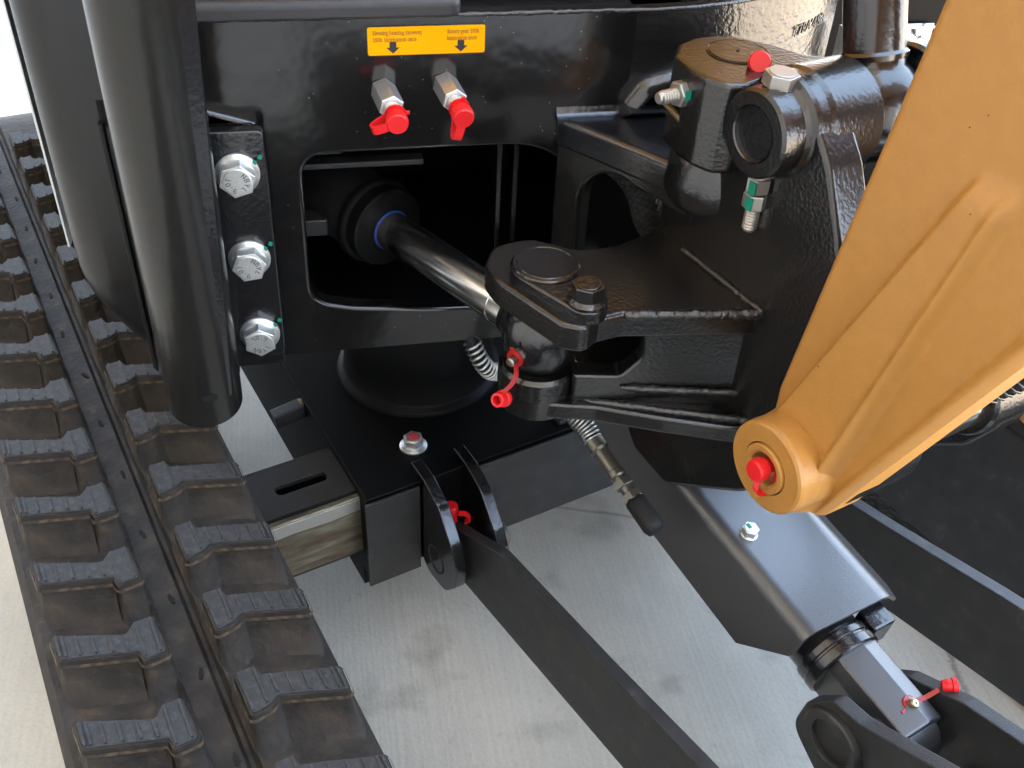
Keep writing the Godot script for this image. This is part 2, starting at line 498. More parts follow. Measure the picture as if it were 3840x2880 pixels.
# grease nipple with its red dust cap seated
func capped_nipple(parent: Node3D, at: Vector3, dir: Vector3, hex_len: float, hex_af: float, loop_dir: Vector3, r := 0.0077) -> void:
	var xf := axis(at, dir, 0.35)
	var b := MB.new()
	b.extrude(hex_poly(hex_af), 0.0, hex_len, xf, 0.0012, 0.0, 2, 10.0)
	b.lathe([Vector2(hex_af * 0.43, hex_len - 0.0002), Vector2(hex_af * 0.43, hex_len + 0.0008), Vector2(0.0055, hex_len + 0.0008), Vector2(0.005, hex_len + 0.004), Vector2(0.0048, hex_len + 0.0045), Vector2(0.0040, hex_len + 0.0060), Vector2(0.0048, hex_len + 0.0075), Vector2(0.0042, hex_len + 0.009), Vector2(0.0042, hex_len + 0.016), Vector2(0, hex_len + 0.016)], xf, 24)
	var o := part("grease_nipple", b, M.zinc, parent, "zinc hex grease fitting with red dust cap")
	var c := MB.new()
	var d := dir.normalized()
	var cx := axis(at + d * (hex_len + 0.0115), (d + loop_dir * 0.12).normalized())
	c.lathe([Vector2(0, 0), Vector2(r * 0.82, 0), Vector2(r * 0.82, 0.004), Vector2(r, 0.0045), Vector2(r, 0.0118), Vector2(r * 0.9, 0.013), Vector2(0, 0.013)], cx, 40)
	for i in 30:
		var a := TAU * i / 30.0
		c.box(Vector3(cos(a) * r, sin(a) * r, 0.0086), Vector3(0.0007, 0.0007, 0.005), 0.0001, cx)
	var cap := part("dust_cap", c, M.red, o)
	var base := at + d * (hex_len + 0.0125)
	var l := loop_dir.normalized()
	var st := MB.new()
	var wdt := d.cross(l).normalized()
	strap(st, spline([base + l * r * 0.6 - d * 0.003, base + l * (r + 0.005), base + l * (r + 0.011) + d * 0.004, base + l * (r + 0.010) + d * 0.009, base + l * r * 0.9 + d * 0.010], 6), wdt, 0.0065, 0.0014)
	st.lathe([Vector2(r * 0.5, -0.002), Vector2(r * 1.02, -0.002), Vector2(r * 1.02, 0.0), Vector2(r * 0.5, 0.0)], cx, 30)
	st.box(Vector3(0, 0, 0), Vector3(0.003, 0.003, 0.0015), 0.0005, Transform3D(cx.basis, base - l * (r + 0.001)))
	part("strap", st, M.red, o)

func strap(b: MB, path: Array, wdir: Vector3, w: float, t: float) -> void:
	for i in path.size() - 1:
		var d0: Vector3 = (path[min(i + 1, path.size() - 1)] - path[max(i - 1, 0)]).normalized()
		var d1: Vector3 = (path[min(i + 2, path.size() - 1)] - path[i]).normalized()
		var n0 := d0.cross(wdir).normalized(); var n1 := d1.cross(wdir).normalized()
		for s in [1.0, -1.0]:
			b.quad(path[i] + wdir * w * 0.5 + n0 * t * 0.5 * s, path[i] - wdir * w * 0.5 + n0 * t * 0.5 * s, path[i + 1] - wdir * w * 0.5 + n1 * t * 0.5 * s, path[i + 1] + wdir * w * 0.5 + n1 * t * 0.5 * s, n0 * s, n0 * s, n1 * s, n1 * s)
			b.flat(path[i] + wdir * w * 0.5 * s + n0 * t * 0.5, path[i] + wdir * w * 0.5 * s - n0 * t * 0.5, path[i + 1] + wdir * w * 0.5 * s - n1 * t * 0.5, path[i + 1] + wdir * w * 0.5 * s + n1 * t * 0.5, wdir * s)

# thread: a screw shank with ridges
func threaded(b: MB, r: float, length: float, xf: Transform3D, pitch := 0.0021) -> void:
	var prof := [Vector2(0, 0), Vector2(r * 0.9, 0)]
	var z := 0.0
	while z < length - pitch:
		prof.append(Vector2(r, z + pitch * 0.35)); prof.append(Vector2(r, z + pitch * 0.5)); prof.append(Vector2(r * 0.86, z + pitch * 0.9))
		z += pitch
	prof.append(Vector2(r * 0.85, length)); prof.append(Vector2(r * 0.7, length + 0.0012)); prof.append(Vector2(0, length + 0.0012))
	b.lathe(prof, xf, 24)

# ------------------------------------------------------------------ build
func _ready() -> void:
	var cam := Camera3D.new()
	cam.name = "camera"
	add_child(cam)
	cam.transform = Transform3D(Basis(Vector3(0.97983315, 0.04510388, 0.19466032), Vector3(0.08949102, 0.77197024, -0.62932766), Vector3(-0.17865709, 0.63405646, 0.75236564)), Vector3(0, 0.98, 0.72))
	cam.fov = 41.44
	cam.near = 0.02
	cam.far = 400.0
	cam.current = true
	var env := Environment.new()
	env.background_mode = Environment.BG_SKY
	var sky := Sky.new()
	var sm := ProceduralSkyMaterial.new()
	sm.sky_top_color = Color(0.66, 0.75, 0.87)
	sm.sky_horizon_color = Color(0.96, 0.95, 0.92)
	sm.sky_curve = 0.12
	sm.ground_bottom_color = Color(0.5, 0.48, 0.45)
	sm.ground_horizon_color = Color(0.8, 0.8, 0.78)
	sm.sky_energy_multiplier = 1.0
	sky.sky_material = sm
	env.sky = sky
	env.tonemap_mode = Environment.TONE_MAPPER_LINEAR
	env.tonemap_exposure = 8.4
	env.sdfgi_enabled = true; env.ssao_enabled = true; env.ssil_enabled = true
	var we := WorldEnvironment.new()
	we.name = "world_environment"
	we.environment = env
	add_child(we)
	var sun := DirectionalLight3D.new()
	sun.name = "sun"
	sun.light_energy = 1.6
	sun.light_color = Color(1.0, 0.87, 0.70)
	sun.light_angular_distance = 0.5
	sun.shadow_enabled = true
	add_child(sun)
	sun.look_at_from_position(Vector3(-0.30, 0.80, 0.55), Vector3.ZERO)

	make_materials()
	build_setting()
	build_track()
	mirror_track()
	build_undercarriage()
	build_blade()
	build_slewing_frame()
	build_side_cover()
	build_guard_post()
	build_swing_bracket()
	build_swing_cylinder()
	build_boom_cylinder()
	build_blade_cylinder()
	build_boom()
	build_hoses()

func build_setting() -> void:
	var g := PlaneMesh.new()
	g.size = Vector2(160, 160)
	structure("ground", g, M.concrete)
	# the building behind the photographer that keeps the lower machine in shade
	var wall := MB.new()
	wall.box(V(-0.075, 1.6, 1.75), V(2.15, 3.24, 0.3), 0.01)
	wall.box(V(-4.15, 2.6, 1.75), V(6.0, 5.24, 0.3), 0.01)
	wall.box(V(-2.3, 1.6, -0.8), V(0.3, 3.24, 4.7), 0.01)
	structure("wall", wall, M.roof)
	var roof := MB.new()
	roof.box(V(-1.2, 2.7, 0.2), V(2.8, 0.12, 2.9), 0.01)
	structure("roof", roof, M.roof)

# rubber track: belt loop, lugs, pads
func build_track() -> void:
	var t := thing("rubber_track", "dusty black rubber crawler track with staggered tread lugs", "track", V(-0.188, 0, 0), FU)
	var prof := [Vector2(-0.281, 0.318), Vector2(-0.283, 0.343), Vector2(-0.277, 0.352), Vector2(-0.204, 0.353), Vector2(-0.2005, 0.3585), Vector2(-0.1975, 0.352), Vector2(-0.1785, 0.3515), Vector2(-0.1755, 0.3465), Vector2(-0.1725, 0.3465), Vector2(-0.1695, 0.354), Vector2(-0.104, 0.353), Vector2(-0.094, 0.345), Vector2(-0.091, 0.320), Vector2(-0.281, 0.318)]
	var cy := 0.19; var zf := 0.52; var zb := -0.74
	var stations := []                     # [z, y, angle]: outward normal at angle
	for i in 41: stations.append([lerpf(zb, zf, i / 40.0), cy, 0.0])
	for i in range(1, 17): stations.append([zf, cy, PI * i / 16.0])
	for i in 21: stations.append([lerpf(zf, zb, i / 20.0), cy, PI])
	for i in range(1, 17): stations.append([zb, cy, PI + PI * i / 16.0])
	var b := MB.new()
	for s in stations.size():
		var A: Array = stations[s]; var B: Array = stations[(s + 1) % stations.size()]
		for k in prof.size() - 1:
			var e: Vector2 = (prof[k + 1] - prof[k]).normalized()
			var nn := Vector2(-e.y, e.x)
			if k == prof.size() - 2: nn = Vector2(0, -1)
			b.quad(_st(A, prof[k]), _st(A, prof[k + 1]), _st(B, prof[k + 1]), _st(B, prof[k]), _sn(A, nn), _sn(A, nn), _sn(B, nn), _sn(B, nn))
	part("belt", b, M.rubber, t)
	var left := poly([-0.2695, 0.233, -0.223, 0.256, -0.2155, 0.248, -0.202, 0.2485, -0.2005, 0.284, -0.2175, 0.2845, -0.219, 0.276, -0.268, 0.258])
	var right := poly([-0.167, 0.2455, -0.1525, 0.2455, -0.150, 0.2545, -0.1, 0.2735, -0.101, 0.2955, -0.1455, 0.2765, -0.1525, 0.281, -0.167, 0.2835])
	var lug_l := lug_mesh(left, [-0.2695, 0.233, -0.268, 0.258]); var lug_r := lug_mesh(right, [-0.1, 0.2735, -0.101, 0.2955])
	var pad_l := pad_mesh(left, true); var pad_r := pad_mesh(right, false)
	var rng := RandomNumberGenerator.new(); rng.seed = 4
	for i in range(-3, 13):
		var dz := -0.0755 * i
		if dz > 0.24: continue
		for s in 2:
			var o := part("tread_lug", lug_l[0] if s == 0 else lug_r[0], M.rubber, t)
			o.position += V(0, 0, dz + rng.randf_range(-0.0008, 0.0008))
			part("dust_edge", lug_l[1] if s == 0 else lug_r[1], M.dust, o)
			part("tread_pad", pad_l if s == 0 else pad_r, M.pad, o)
		var sl := MB.new()
		sl.extrude(poly([-0.0012, -0.005, 0.0008, -0.0045, 0.002, 0.001, 0.0012, 0.006, -0.001, 0.0045, -0.0018, 0.0]), 0, 0.0007, lay(0.3518) * Transform3D(Basis(Vector3(0, 0, 1), rng.randf_range(-0.4, 0.4)), Vector3(-0.187 + rng.randf_range(-0.004, 0.004), 0.215 + dz, 0)))
		part("slit", sl, M.void_black, t)

func mirror_track() -> void:
	var a := get_node("rubber_track") as Node3D
	var o := a.duplicate() as Node3D
	o.name = "rubber_track_001"
	add_child(o)
	o.position = a.position + FU * V(0.908, 0, 0)
	o.set_meta("label", "rubber track behind the right push arm, mostly hidden by the boom")
	o.set_meta("group", "tracks of the excavator")
	a.set_meta("group", "tracks of the excavator")

func _st(S: Array, p: Vector2) -> Vector3:
	var r: float = p.y - 0.19
	return Vector3(p.x, S[1] + r * cos(S[2]), S[0] + r * sin(S[2]))
func _sn(S: Array, nn: Vector2) -> Vector3:
	return Vector3(nn.x, nn.y * cos(S[2]), nn.y * sin(S[2])).normalized()

func offset_poly(p: PackedVector2Array, d: float) -> PackedVector2Array:
	var k := p.size(); var q := PackedVector2Array()
	var area := 0.0
	for i in k: area += p[i].cross(p[(i + 1) % k])
	var sg := 1.0 if area > 0.0 else -1.0
	for i in k:
		var e0 := (p[i] - p[(i + k - 1) % k]).normalized(); var e1 := (p[(i + 1) % k] - p[i]).normalized()
		var s := (Vector2(e0.y, -e0.x) + Vector2(e1.y, -e1.x)).normalized()
		q.append(p[i] + s * sg * d / max(0.5, s.dot(Vector2(e1.y, -e1.x))))
	return q

func lug_mesh(outline: PackedVector2Array, _outer: Array) -> Array:
	var p := rounded(outline, [0.003], 3)
	var b := MB.new(); var dust := MB.new()
	var steps := [[0.0, 0.3795], [0.0006, 0.376], [0.0014, 0.3685], [0.0035, 0.362], [0.0075, 0.3565], [0.013, 0.3525]]
	var loops := []
	for s in steps:
		var lo_ := offset_poly(p, s[0])
		for i in p.size():                                   # the flanks are steep, front and back slope away
			lo_[i].x = p[i].x + (lo_[i].x - p[i].x) * 0.3
			lo_[i].y = p[i].y + (lo_[i].y - p[i].y) * (1.8 if lo_[i].y > p[i].y else 1.0)
		loops.append(lo_)
	for s in steps.size() - 1:
		for i in p.size():
			var j := (i + 1) % p.size()
			var L0: PackedVector2Array = loops[s]; var L1: PackedVector2Array = loops[s + 1]
			var a := V(L0[i].x, steps[s][1], L0[i].y); var c := V(L0[j].x, steps[s][1], L0[j].y)
			var d := V(L1[j].x, steps[s + 1][1], L1[j].y); var e := V(L1[i].x, steps[s + 1][1], L1[i].y)
			var ni := _ln2(p, i, s); var nj := _ln2(p, j, s); var ni2 := _ln2(p, i, s + 1); var nj2 := _ln2(p, j, s + 1)
			b.quad(a, c, d, e, ni, nj, nj2, ni2)
	var idx := Geometry2D.triangulate_polygon(p)
	for t in range(0, idx.size(), 3):
		b.tri(V(p[idx[t]].x, 0.3795, p[idx[t]].y), V(p[idx[t + 1]].x, 0.3795, p[idx[t + 1]].y), V(p[idx[t + 2]].x, 0.3795, p[idx[t + 2]].y), Vector3.UP, Vector3.UP, Vector3.UP)
	# dried dust caught on the shoulder below the pad
	var lo := offset_poly(p, 0.0014); var hi := offset_poly(p, 0.0022)
	for i in p.size():
		var j := (i + 1) % p.size()
		if (p[i] + p[j]).y * 0.5 < 0.262 and (p[j] - p[i]).normalized().dot(Vector2(0.9, 0.43)) > 0.3: continue
		var n0 := _ln2(p, i, 1)
		dust.quad(V(lo[i].x, 0.3762, lo[i].y), V(lo[j].x, 0.3762, lo[j].y), V(hi[j].x, 0.3738, hi[j].y), V(hi[i].x, 0.3738, hi[i].y), n0, n0, n0, n0)
	return [b.mesh(), dust.mesh()]

func _ln2(p: PackedVector2Array, i: int, s: int) -> Vector3:
	var k := p.size()
	var area := 0.0
	for q in k: area += p[q].cross(p[(q + 1) % k])
	var sg := 1.0 if area > 0.0 else -1.0
	var e := (p[(i + 1) % k] - p[(i + k - 1) % k]).normalized()
	var up: float = [0.25, 0.15, 0.3, 0.6, 0.9, 2.0][s]
	return Vector3(e.y * sg, up, -e.x * sg).normalized()

func pad_mesh(outline: PackedVector2Array, is_left: bool) -> ArrayMesh:
	var b := MB.new()
	var p := rounded(offset_poly(outline, -0.0012), [0.0025], 3)
	b.extrude(p, 0.3785, 0.3812, lay(), 0.0007, 0.0, 2)
	# thin moulded ribs across the pad
	var x0 := -0.266 if is_left else -0.165
	var x1 := -0.204 if is_left else -0.1035
	for i in 8:
		var f := [0.0, 0.055, 0.19, 0.35, 0.52, 0.68, 0.82, 0.985][i] as float
		if not is_left: f = 1.0 - f
		var x: float = lerpf(x0, x1, f)
		var a := [1e9, -1e9]
		var k := p.size()
		for j in k:
			var q0 := p[j]; var q1 := p[(j + 1) % k]
			if (q0.x - x) * (q1.x - x) <= 0.0 and abs(q1.x - q0.x) > 1e-7:
				var z := lerpf(q0.y, q1.y, (x - q0.x) / (q1.x - q0.x))
				a[0] = min(a[0], z); a[1] = max(a[1], z)
		if a[1] - a[0] < 0.008: continue
		b.box(V(x, 0.3816, (a[0] + a[1]) * 0.5), V(0.0017, 0.0024, a[1] - a[0] - 0.002), 0.0004)
	return b.mesh()

func build_undercarriage() -> void:
	var t := thing("undercarriage", "black undercarriage box frame with pivot lugs and a red marked bolt", "undercarriage", V(0.266, 0.1, -0.2), FU)
	var b := MB.new()
	b.extrude(poly([0.022, 0.02, 0.51, 0.02, 0.51, -0.42, 0.022, -0.42]), 0.135, 0.25, lay(), 0.002, 0.0, 2)
	b.box(V(0.0285, 0.175, -0.22), V(0.012, 0.145, 0.44), 0.001)
	part("box_frame", b, M.deep_black, t)
	var ff := MB.new()
	ff.extrude(poly([0.142, 0.0225, 0.508, 0.0225, 0.508, 0.0255, 0.142, 0.0255]), 0.137, 0.247, lay(), 0.0008, 0.0, 2)
	part("front_face", ff, M.satin, t)
	var c := MB.new()
	c.extrude(poly([0.019, 0.0225, 0.078, 0.0225, 0.078, 0.026, 0.019, 0.026]), 0.128, 0.2485, lay(), 0.0008, 0.0, 2)
	part("end_plate", c, M.satin, t)
	# turntable drum
	var d := MB.new()
	d.lathe([Vector2(0.094, 0.2485), Vector2(0.094, 0.252), Vector2(0.0915, 0.256), Vector2(0.088, 0.258), Vector2(0.085, 0.262), Vector2(0.084, 0.29), Vector2(0.083, 0.43), Vector2(0, 0.43)], Transform3D(Basis(Vector3(1, 0, 0), Vector3(0, 0, -1), Vector3(0, 1, 0)), V(0.163, 0, -0.152)), 64, true)
	part("turntable_drum", d, M.deep_black, t)
	# gusset rods seen below the swing bracket
	for x in [0.262, 0.318]:
		var r := MB.new()
		r.box(V(x, 0.30, -0.006), V(0.005, 0.1, 0.02), 0.001)
		r.box(V(x - 0.002, 0.2525, 0.004), V(0.016, 0.005, 0.016), 0.002)
		part("stiffener", r, M.satin, t)
	for x in [0.372]:
		var r := MB.new()
		r.box(V(x, 0.2, 0.032), V(0.028, 0.1, 0.024), 0.002)
		part("stop_block", r, M.matte, t)
	# pivot lugs of the blade arms
	for x in [0.08, 0.128, 0.4, 0.448]:
		var l := MB.new()
		var p := rounded(poly([0.0, 0.262, 0.03, 0.262, 0.062, 0.252, 0.09, 0.222, 0.104, 0.200, 0.100, 0.170, 0.078, 0.142, 0.040, 0.134, 0.015, 0.15, 0.0, 0.17]), [0.004, 0.012, 0.02, 0.02, 0.02, 0.025, 0.025, 0.025, 0.012, 0.0])
		l.extrude(p, 0, 0.0125, side(x), 0.0015, 0.0015, 2)
		var o := part("pivot_lug", l, M.gloss_plain, t)
		if x == 0.08:
			var ring := MB.new()
			ring.lathe([Vector2(0.0165, 0), Vector2(0.0165, 0.0012), Vector2(0.0145, 0.0006), Vector2(0.0145, -0.003), Vector2(0, -0.003)], axis(V(0.0803, 0.172, 0.058), Vector3(-1, 0, 0)), 36)
			part("pin_end", ring, M.satin, o)
	var pin := MB.new()
	pin.cyl(0.0135, 0.0, 0.08, axis(V(0.081, 0.172, 0.058), Vector3(1, 0, 0)))
	part("pivot_pin", pin, M.dark_steel, t)
	var o := bolt(t, V(0.098, 0.25, -0.031), Vector3.UP, 0.0185, 0.0095, 0.0145, M.zinc, 0.3, "zinc hex bolt with red paint on its head", 0.003)
	var rp := MB.new()
	rp.extrude(rounded(poly([-0.006, -0.005, 0.003, -0.006, 0.0062, 0.001, 0.002, 0.006, -0.004, 0.005]), [0.002]), 0, 0.0006, lay(0.2632) * Transform3D(Basis.IDENTITY, Vector3(0.0985, -0.0305, 0)))
	part("paint_mark", rp, M.red_paint, o)
	# square axle tube of the widening track frame
	var top := MB.new()
	var outer := PackedVector2Array(); var inner := PackedVector2Array()
	var slot := rounded(poly([-0.050, -0.047, 0.004, -0.047, 0.004, -0.033, -0.050, -0.033]), [0.0068], 6)
	for q in slot:
		inner.append(q)
		var d2 := q - Vector2(-0.023, -0.04)
		var k: float = min(0.097 / max(abs(d2.x), 1e-5), 0.04 / max(abs(d2.y), 1e-5))
		outer.append(Vector2(-0.023, -0.04) + d2 * k)
	top.ring_plate(outer, inner, 0.236, 0.242, lay(), 0.0008)
	var ax := part("axle_tube", top, M.axle_top, t, "galvanized square axle tube with a slot, stained")
	var fr := MB.new()
	fr.extrude(rounded(poly([0.0035, 0.162, 0.0035, 0.2395, 0.0, 0.2405, -0.004, 0.2395, -0.004, 0.162]), [0.0015, 0.003, 0.0, 0.0, 0.0]), -0.13, 0.03, side(), 0.0, 0.0, 2)
	part("tube_face", fr, M.axle, ax)
	var be := MB.new()
	be.extrude(poly([-0.13, 0.2225, -0.09, 0.221, -0.05, 0.223, -0.01, 0.2215, 0.022, 0.2235, 0.022, 0.238, -0.13, 0.238]), 0.0035, 0.0042, Transform3D.IDENTITY, 0.0004, 0.0, 2)
	part("bare_zinc_band", be, M.axle_bare, ax)
	var rim := MB.new()
	rim.box(V(-0.05, 0.160, -0.04), V(0.16, 0.004, 0.085), 0.001)
	rim.box(V(-0.05, 0.2, -0.08), V(0.16, 0.075, 0.004), 0.001)
	part("tube_back", rim, M.axle_top, ax)
	# track frame between the runs of the belt
	var tf := MB.new()
	tf.box(V(-0.188, 0.19, -0.1), V(0.11, 0.12, 1.0), 0.01)
	part("track_frame", tf, M.satin, t)
	tf = MB.new()
	tf.extrude(rounded(poly([-0.80, 0.10, 0.55, 0.10, 0.55, 0.30, -0.80, 0.30]), [0.08]), 0.634, 0.80, side(), 0.004, 0.004, 3)
	part("track_frame", tf, M.satin, t)
	# plug of a sensor lead on the box
	var pl := MB.new()
	pl.box(V(0.0, 0.0, 0.0), V(0.034, 0.018, 0.016), 0.002, Transform3D(Basis(Vector3(0, 0, 1), 0.15), V(0.005, 0.235, -0.155)))
	pl.tube([V(0.018, 0.238, -0.155), V(0.03, 0.241, -0.157)], [0.003], 10)
	part("sensor_plug", pl, M.cover, t)
	var br := MB.new()
	br.cyl(0.006, 0, 0.008, axis(V(0.026, 0.242, -0.156), V(-1, 0.1, 0.1)))
	part("brass_nut", br, M.zinc_gold, t)

func build_blade() -> void:
	var t := thing("dozer_blade", "raised dozer blade with two flat black push arms and cylinder clevis", "dozer blade", V(0.266, 0.1, 0.7), FU)
	for e in [[0.100, 0.012], [0.42, 0.013]]:
		var p := rounded(poly([0.03, 0.150, 0.08, 0.1495, 0.36, 0.214, 0.74, 0.301, 0.74, 0.393, 0.427, 0.325, 0.315, 0.297, 0.146, 0.260, 0.085, 0.225, 0.045, 0.205]), [0.02, 0.02, 0.0, 0.0, 0.0, 0.0, 0.05, 0.03, 0.02, 0.02])
		var b := MB.new()
		b.extrude(p, 0, e[1], side(e[0]), 0.0012, 0.0012, 2)
		var o := part("push_arm", b, M.satin, t)
		var h := MB.new()
		h.cyl(0.027, -0.004, e[1] + 0.012, axis(V(e[0], 0.175, 0.06), Vector3(1, 0, 0)), 0.002)
		part("pivot_hub", h, M.gloss_plain, o)
	var nc := MB.new()
	var ncx := axis(V(0.104, 0.210, 0.050), V(-0.12, 1.0, -0.12))
	nc.lathe([Vector2(0, 0), Vector2(0.0045, 0.0), Vector2(0.0045, 0.006), Vector2(0.0055, 0.007), Vector2(0.0055, 0.015), Vector2(0.0075, 0.016), Vector2(0.0075, 0.0205), Vector2(0.0068, 0.0218), Vector2(0, 0.0218)], ncx, 32)
	strap(nc, spline([V(0.107, 0.224, 0.055), V(0.113, 0.225, 0.060), V(0.116, 0.219, 0.063), V(0.112, 0.214, 0.060)], 6), V(0.5, 0.1, -0.85).normalized(), 0.006, 0.0014)
	part("dust_cap", nc, M.red, t, "red grease cap between the two pivot lugs")
	var bd := MB.new()
	var arc := PackedVector2Array()
	for i in 13:
		var a := lerpf(-0.5, 0.5, i / 12.0)
		arc.append(Vector2(0.74 + 0.25 * (1.0 - cos(a)) , 0.28 + 0.25 * sin(a) * 1.1))
	for i in 13:
		var a := lerpf(0.5, -0.5, i / 12.0)
		arc.append(Vector2(0.752 + 0.25 * (1.0 - cos(a)), 0.28 + 0.25 * sin(a) * 1.1))
	bd.extrude(arc, -0.24, 0.77, side(), 0.0, 0.0, 2)
	part("blade_board", bd, M.satin, t)
	var cr := MB.new()
	cr.box(V(0.266, 0.262, 0.52), V(0.34, 0.05, 0.012), 0.002)
	part("cross_plate", cr, M.satin, t)
	for x in [0.214, 0.300]:
		var l := MB.new()
		var p: PackedVector2Array
		if x < 0.25:
			p = rounded(poly([0.418, 0.275, 0.423, 0.312, 0.442, 0.338, 0.468, 0.343, 0.535, 0.378, 0.74, 0.44, 0.74, 0.25, 0.50, 0.25, 0.45, 0.255]), [0.02, 0.02, 0.015, 0.02, 0.02, 0.0, 0.0, 0.0, 0.02])
		else:
			p = rounded(poly([0.418, 0.265, 0.424, 0.290, 0.444, 0.312, 0.49, 0.337, 0.54, 0.352, 0.74, 0.42, 0.74, 0.25, 0.50, 0.25, 0.45, 0.245]), [0.02, 0.015, 0.015, 0.02, 0.02, 0.0, 0.0, 0.0, 0.02])
		l.extrude(p, 0, 0.013, side(x), 0.0015, 0.0015, 2)
		var o := part("clevis_lug", l, M.satin, t)
		if x < 0.25:
			var r := MB.new()
			r.lathe([Vector2(0.027, -0.002), Vector2(0.027, 0.004), Vector2(0.0255, 0.0055), Vector2(0.020, 0.0055), Vector2(0.0185, 0.004), Vector2(0.0185, 0.001), Vector2(0, 0.001)], axis(V(0.214, 0.304, 0.455), Vector3(-1, 0, 0)), 40)
			part("pin_boss", r, M.satin, o)

func build_slewing_frame() -> void:
	var serif := SystemFont.new(); serif.font_names = PackedStringArray(["Droid Serif"])
	var sans := SystemFont.new(); sans.font_names = PackedStringArray(["Droid Sans"])
	var t := thing("slewing_frame", "glossy black front frame plate with rounded opening and yellow lubrication sticker", "machine frame", V(0.1, 0.43, 0))
	# front plate around the opening
	var open := rounded(poly([-0.006, 0.483, 0.03, 0.474, 0.09, 0.467, 0.215, 0.462, 0.215, 0.618, -0.004, 0.618]), [0.024, 0.05, 0.05, 0.03, 0.062, 0.022], 9)
	var outer := PackedVector2Array()
	var c := Vector2(0.105, 0.545)
	for q in open:
		var d := q - c
		var kx: float = ((0.25 - c.x) if d.x > 0 else (c.x + 0.12)) / max(abs(d.x), 1e-5)
		var ky: float = ((0.722 - c.y) if d.y > 0 else (c.y - 0.43)) / max(abs(d.y), 1e-5)
		outer.append(c + d * min(kx, ky))
	var cor := [Vector2(0.25, 0.722), Vector2(-0.12, 0.722), Vector2(-0.12, 0.43), Vector2(0.25, 0.43)]
	for cc in cor:                                        # move the nearest sample into each corner
		var best := 0
		for i in outer.size():
			if outer[i].distance_to(cc) < outer[best].distance_to(cc): best = i
		outer[best] = cc
	var b := MB.new()
	b.ring_plate(outer, open, -0.014, 0.0, Transform3D.IDENTITY, 0.0035)
	part("front_plate", b, M.gloss, t)
	# plate bending back on the right
	var cv := MB.new()
	var R := 0.28
	var prev := Vector2.ZERO
	var pts := PackedVector2Array()
	for i in 17:
		var a := i / 16.0 * 0.90
		pts.append(Vector2(0.25 + R * sin(a), -R * (1.0 - cos(a))))
	for i in range(16, -1, -1):
		var a := i / 16.0 * 0.90
		pts.append(Vector2(0.25 + (R - 0.014) * sin(a), -0.014 - (R - 0.014) * (1.0 - cos(a))))
	cv.extrude(pts, 0.43, 0.722, lay(), 0.002, 0.0, 2)
	var cvp := part("curved_plate", cv, M.plate_rough, t)
	var a_ := 0.66
	var cx := Transform3D(Basis(Vector3(0, 1, 0), a_), V(0.25 + (R + 0.0001) * sin(a_), 0.685, -R + (R + 0.0001) * cos(a_)))
	lettering("17RA'483", sans, 0.012, 0.052, cx, M.plate_rough, cvp, 0.0008)
	# top flange with weld seam
	var fl := MB.new()
	fl.box(V(0.065, 0.716, -0.034), V(0.37, 0.011, 0.04), 0.002)
	part("top_flange", fl, M.gloss_plain, t)
	var sw := MB.new()
	var path := []
	var rng := RandomNumberGenerator.new(); rng.seed = 8
	var rad := []
	for i in 90:
		path.append(V(lerpf(-0.08, 0.25, i / 89.0), 0.7215 + rng.randf_range(-0.0004, 0.0004), -0.001 + rng.randf_range(-0.0004, 0.0004)))
		rad.append(0.0016 + rng.randf_range(-0.0003, 0.0004))
	for i in 20:
		var a := (i + 1) / 20.0 * 0.9
		path.append(V(0.25 + R * sin(a), 0.7215 + rng.randf_range(-0.0004, 0.0004), -R * (1.0 - cos(a)) - 0.001)); rad.append(0.0016)
	sw.tube(path, rad, 8)
	part("weld_seam", sw, M.weld, t)
	# inside the opening
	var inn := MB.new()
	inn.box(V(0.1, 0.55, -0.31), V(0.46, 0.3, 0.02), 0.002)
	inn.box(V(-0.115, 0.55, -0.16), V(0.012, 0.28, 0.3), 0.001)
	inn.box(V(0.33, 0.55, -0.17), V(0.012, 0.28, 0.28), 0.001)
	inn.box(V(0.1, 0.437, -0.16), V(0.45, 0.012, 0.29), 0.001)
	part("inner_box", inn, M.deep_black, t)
	for x in [0.166, 0.181]:
		var r := MB.new()
		r.box(V(x, 0.55, -0.09), V(0.005, 0.24, 0.03), 0.001)
		part("inner_rib", r, M.cast, t)
	for e in [[0.0, 0.603, -0.045, 0.055, 0.010], [0.035, 0.585, -0.05, 0.12, 0.005]]:
		var r := MB.new()
		r.box(V(e[0], e[1], e[2]), V(e[3], e[4], 0.012), 0.001)
		part("inner_strip", r, M.cover, t)
	var lug := MB.new()
	lug.box(V(0.003, 0.524, -0.06), V(0.02, 0.016, 0.02), 0.002, Transform3D.IDENTITY)
	part("inner_bracket", lug, M.cover, t)
	# nose that carries the swing bracket: top plate, arched web, boss, hump
	var nose := MB.new()
	nose.extrude(rounded(poly([0.193, -0.005, 0.195, 0.004, 0.215, 0.030, 0.246, 0.072, 0.267, 0.102, 0.30, 0.135, 0.33, 0.115, 0.40, 0.04, 0.42, -0.06, 0.3, -0.04]), [0.0, 0.004, 0.02, 0.02, 0.03, 0.03, 0.03, 0.02, 0.0, 0.0]), 0.618, 0.6415, lay(), 0.005, 0.003, 3)
	part("nose_plate", nose, M.gloss_plain, t)
	var fil := MB.new()
	var fp := PackedVector2Array([Vector2(-0.002, 0.638)])
	for i in 9:
		var a := PI + i / 8.0 * PI * 0.5
		fp.append(Vector2(0.0075 + 0.0075 * cos(a), 0.6485 + 0.0075 * sin(a)))
	fp.append(Vector2(0.0075, 0.638))
	fil.extrude(fp, 0.1935, 0.30, side(), 0.0, 0.0, 2)
	part("fillet", fil, M.gloss_plain, t)
	var hump := MB.new()
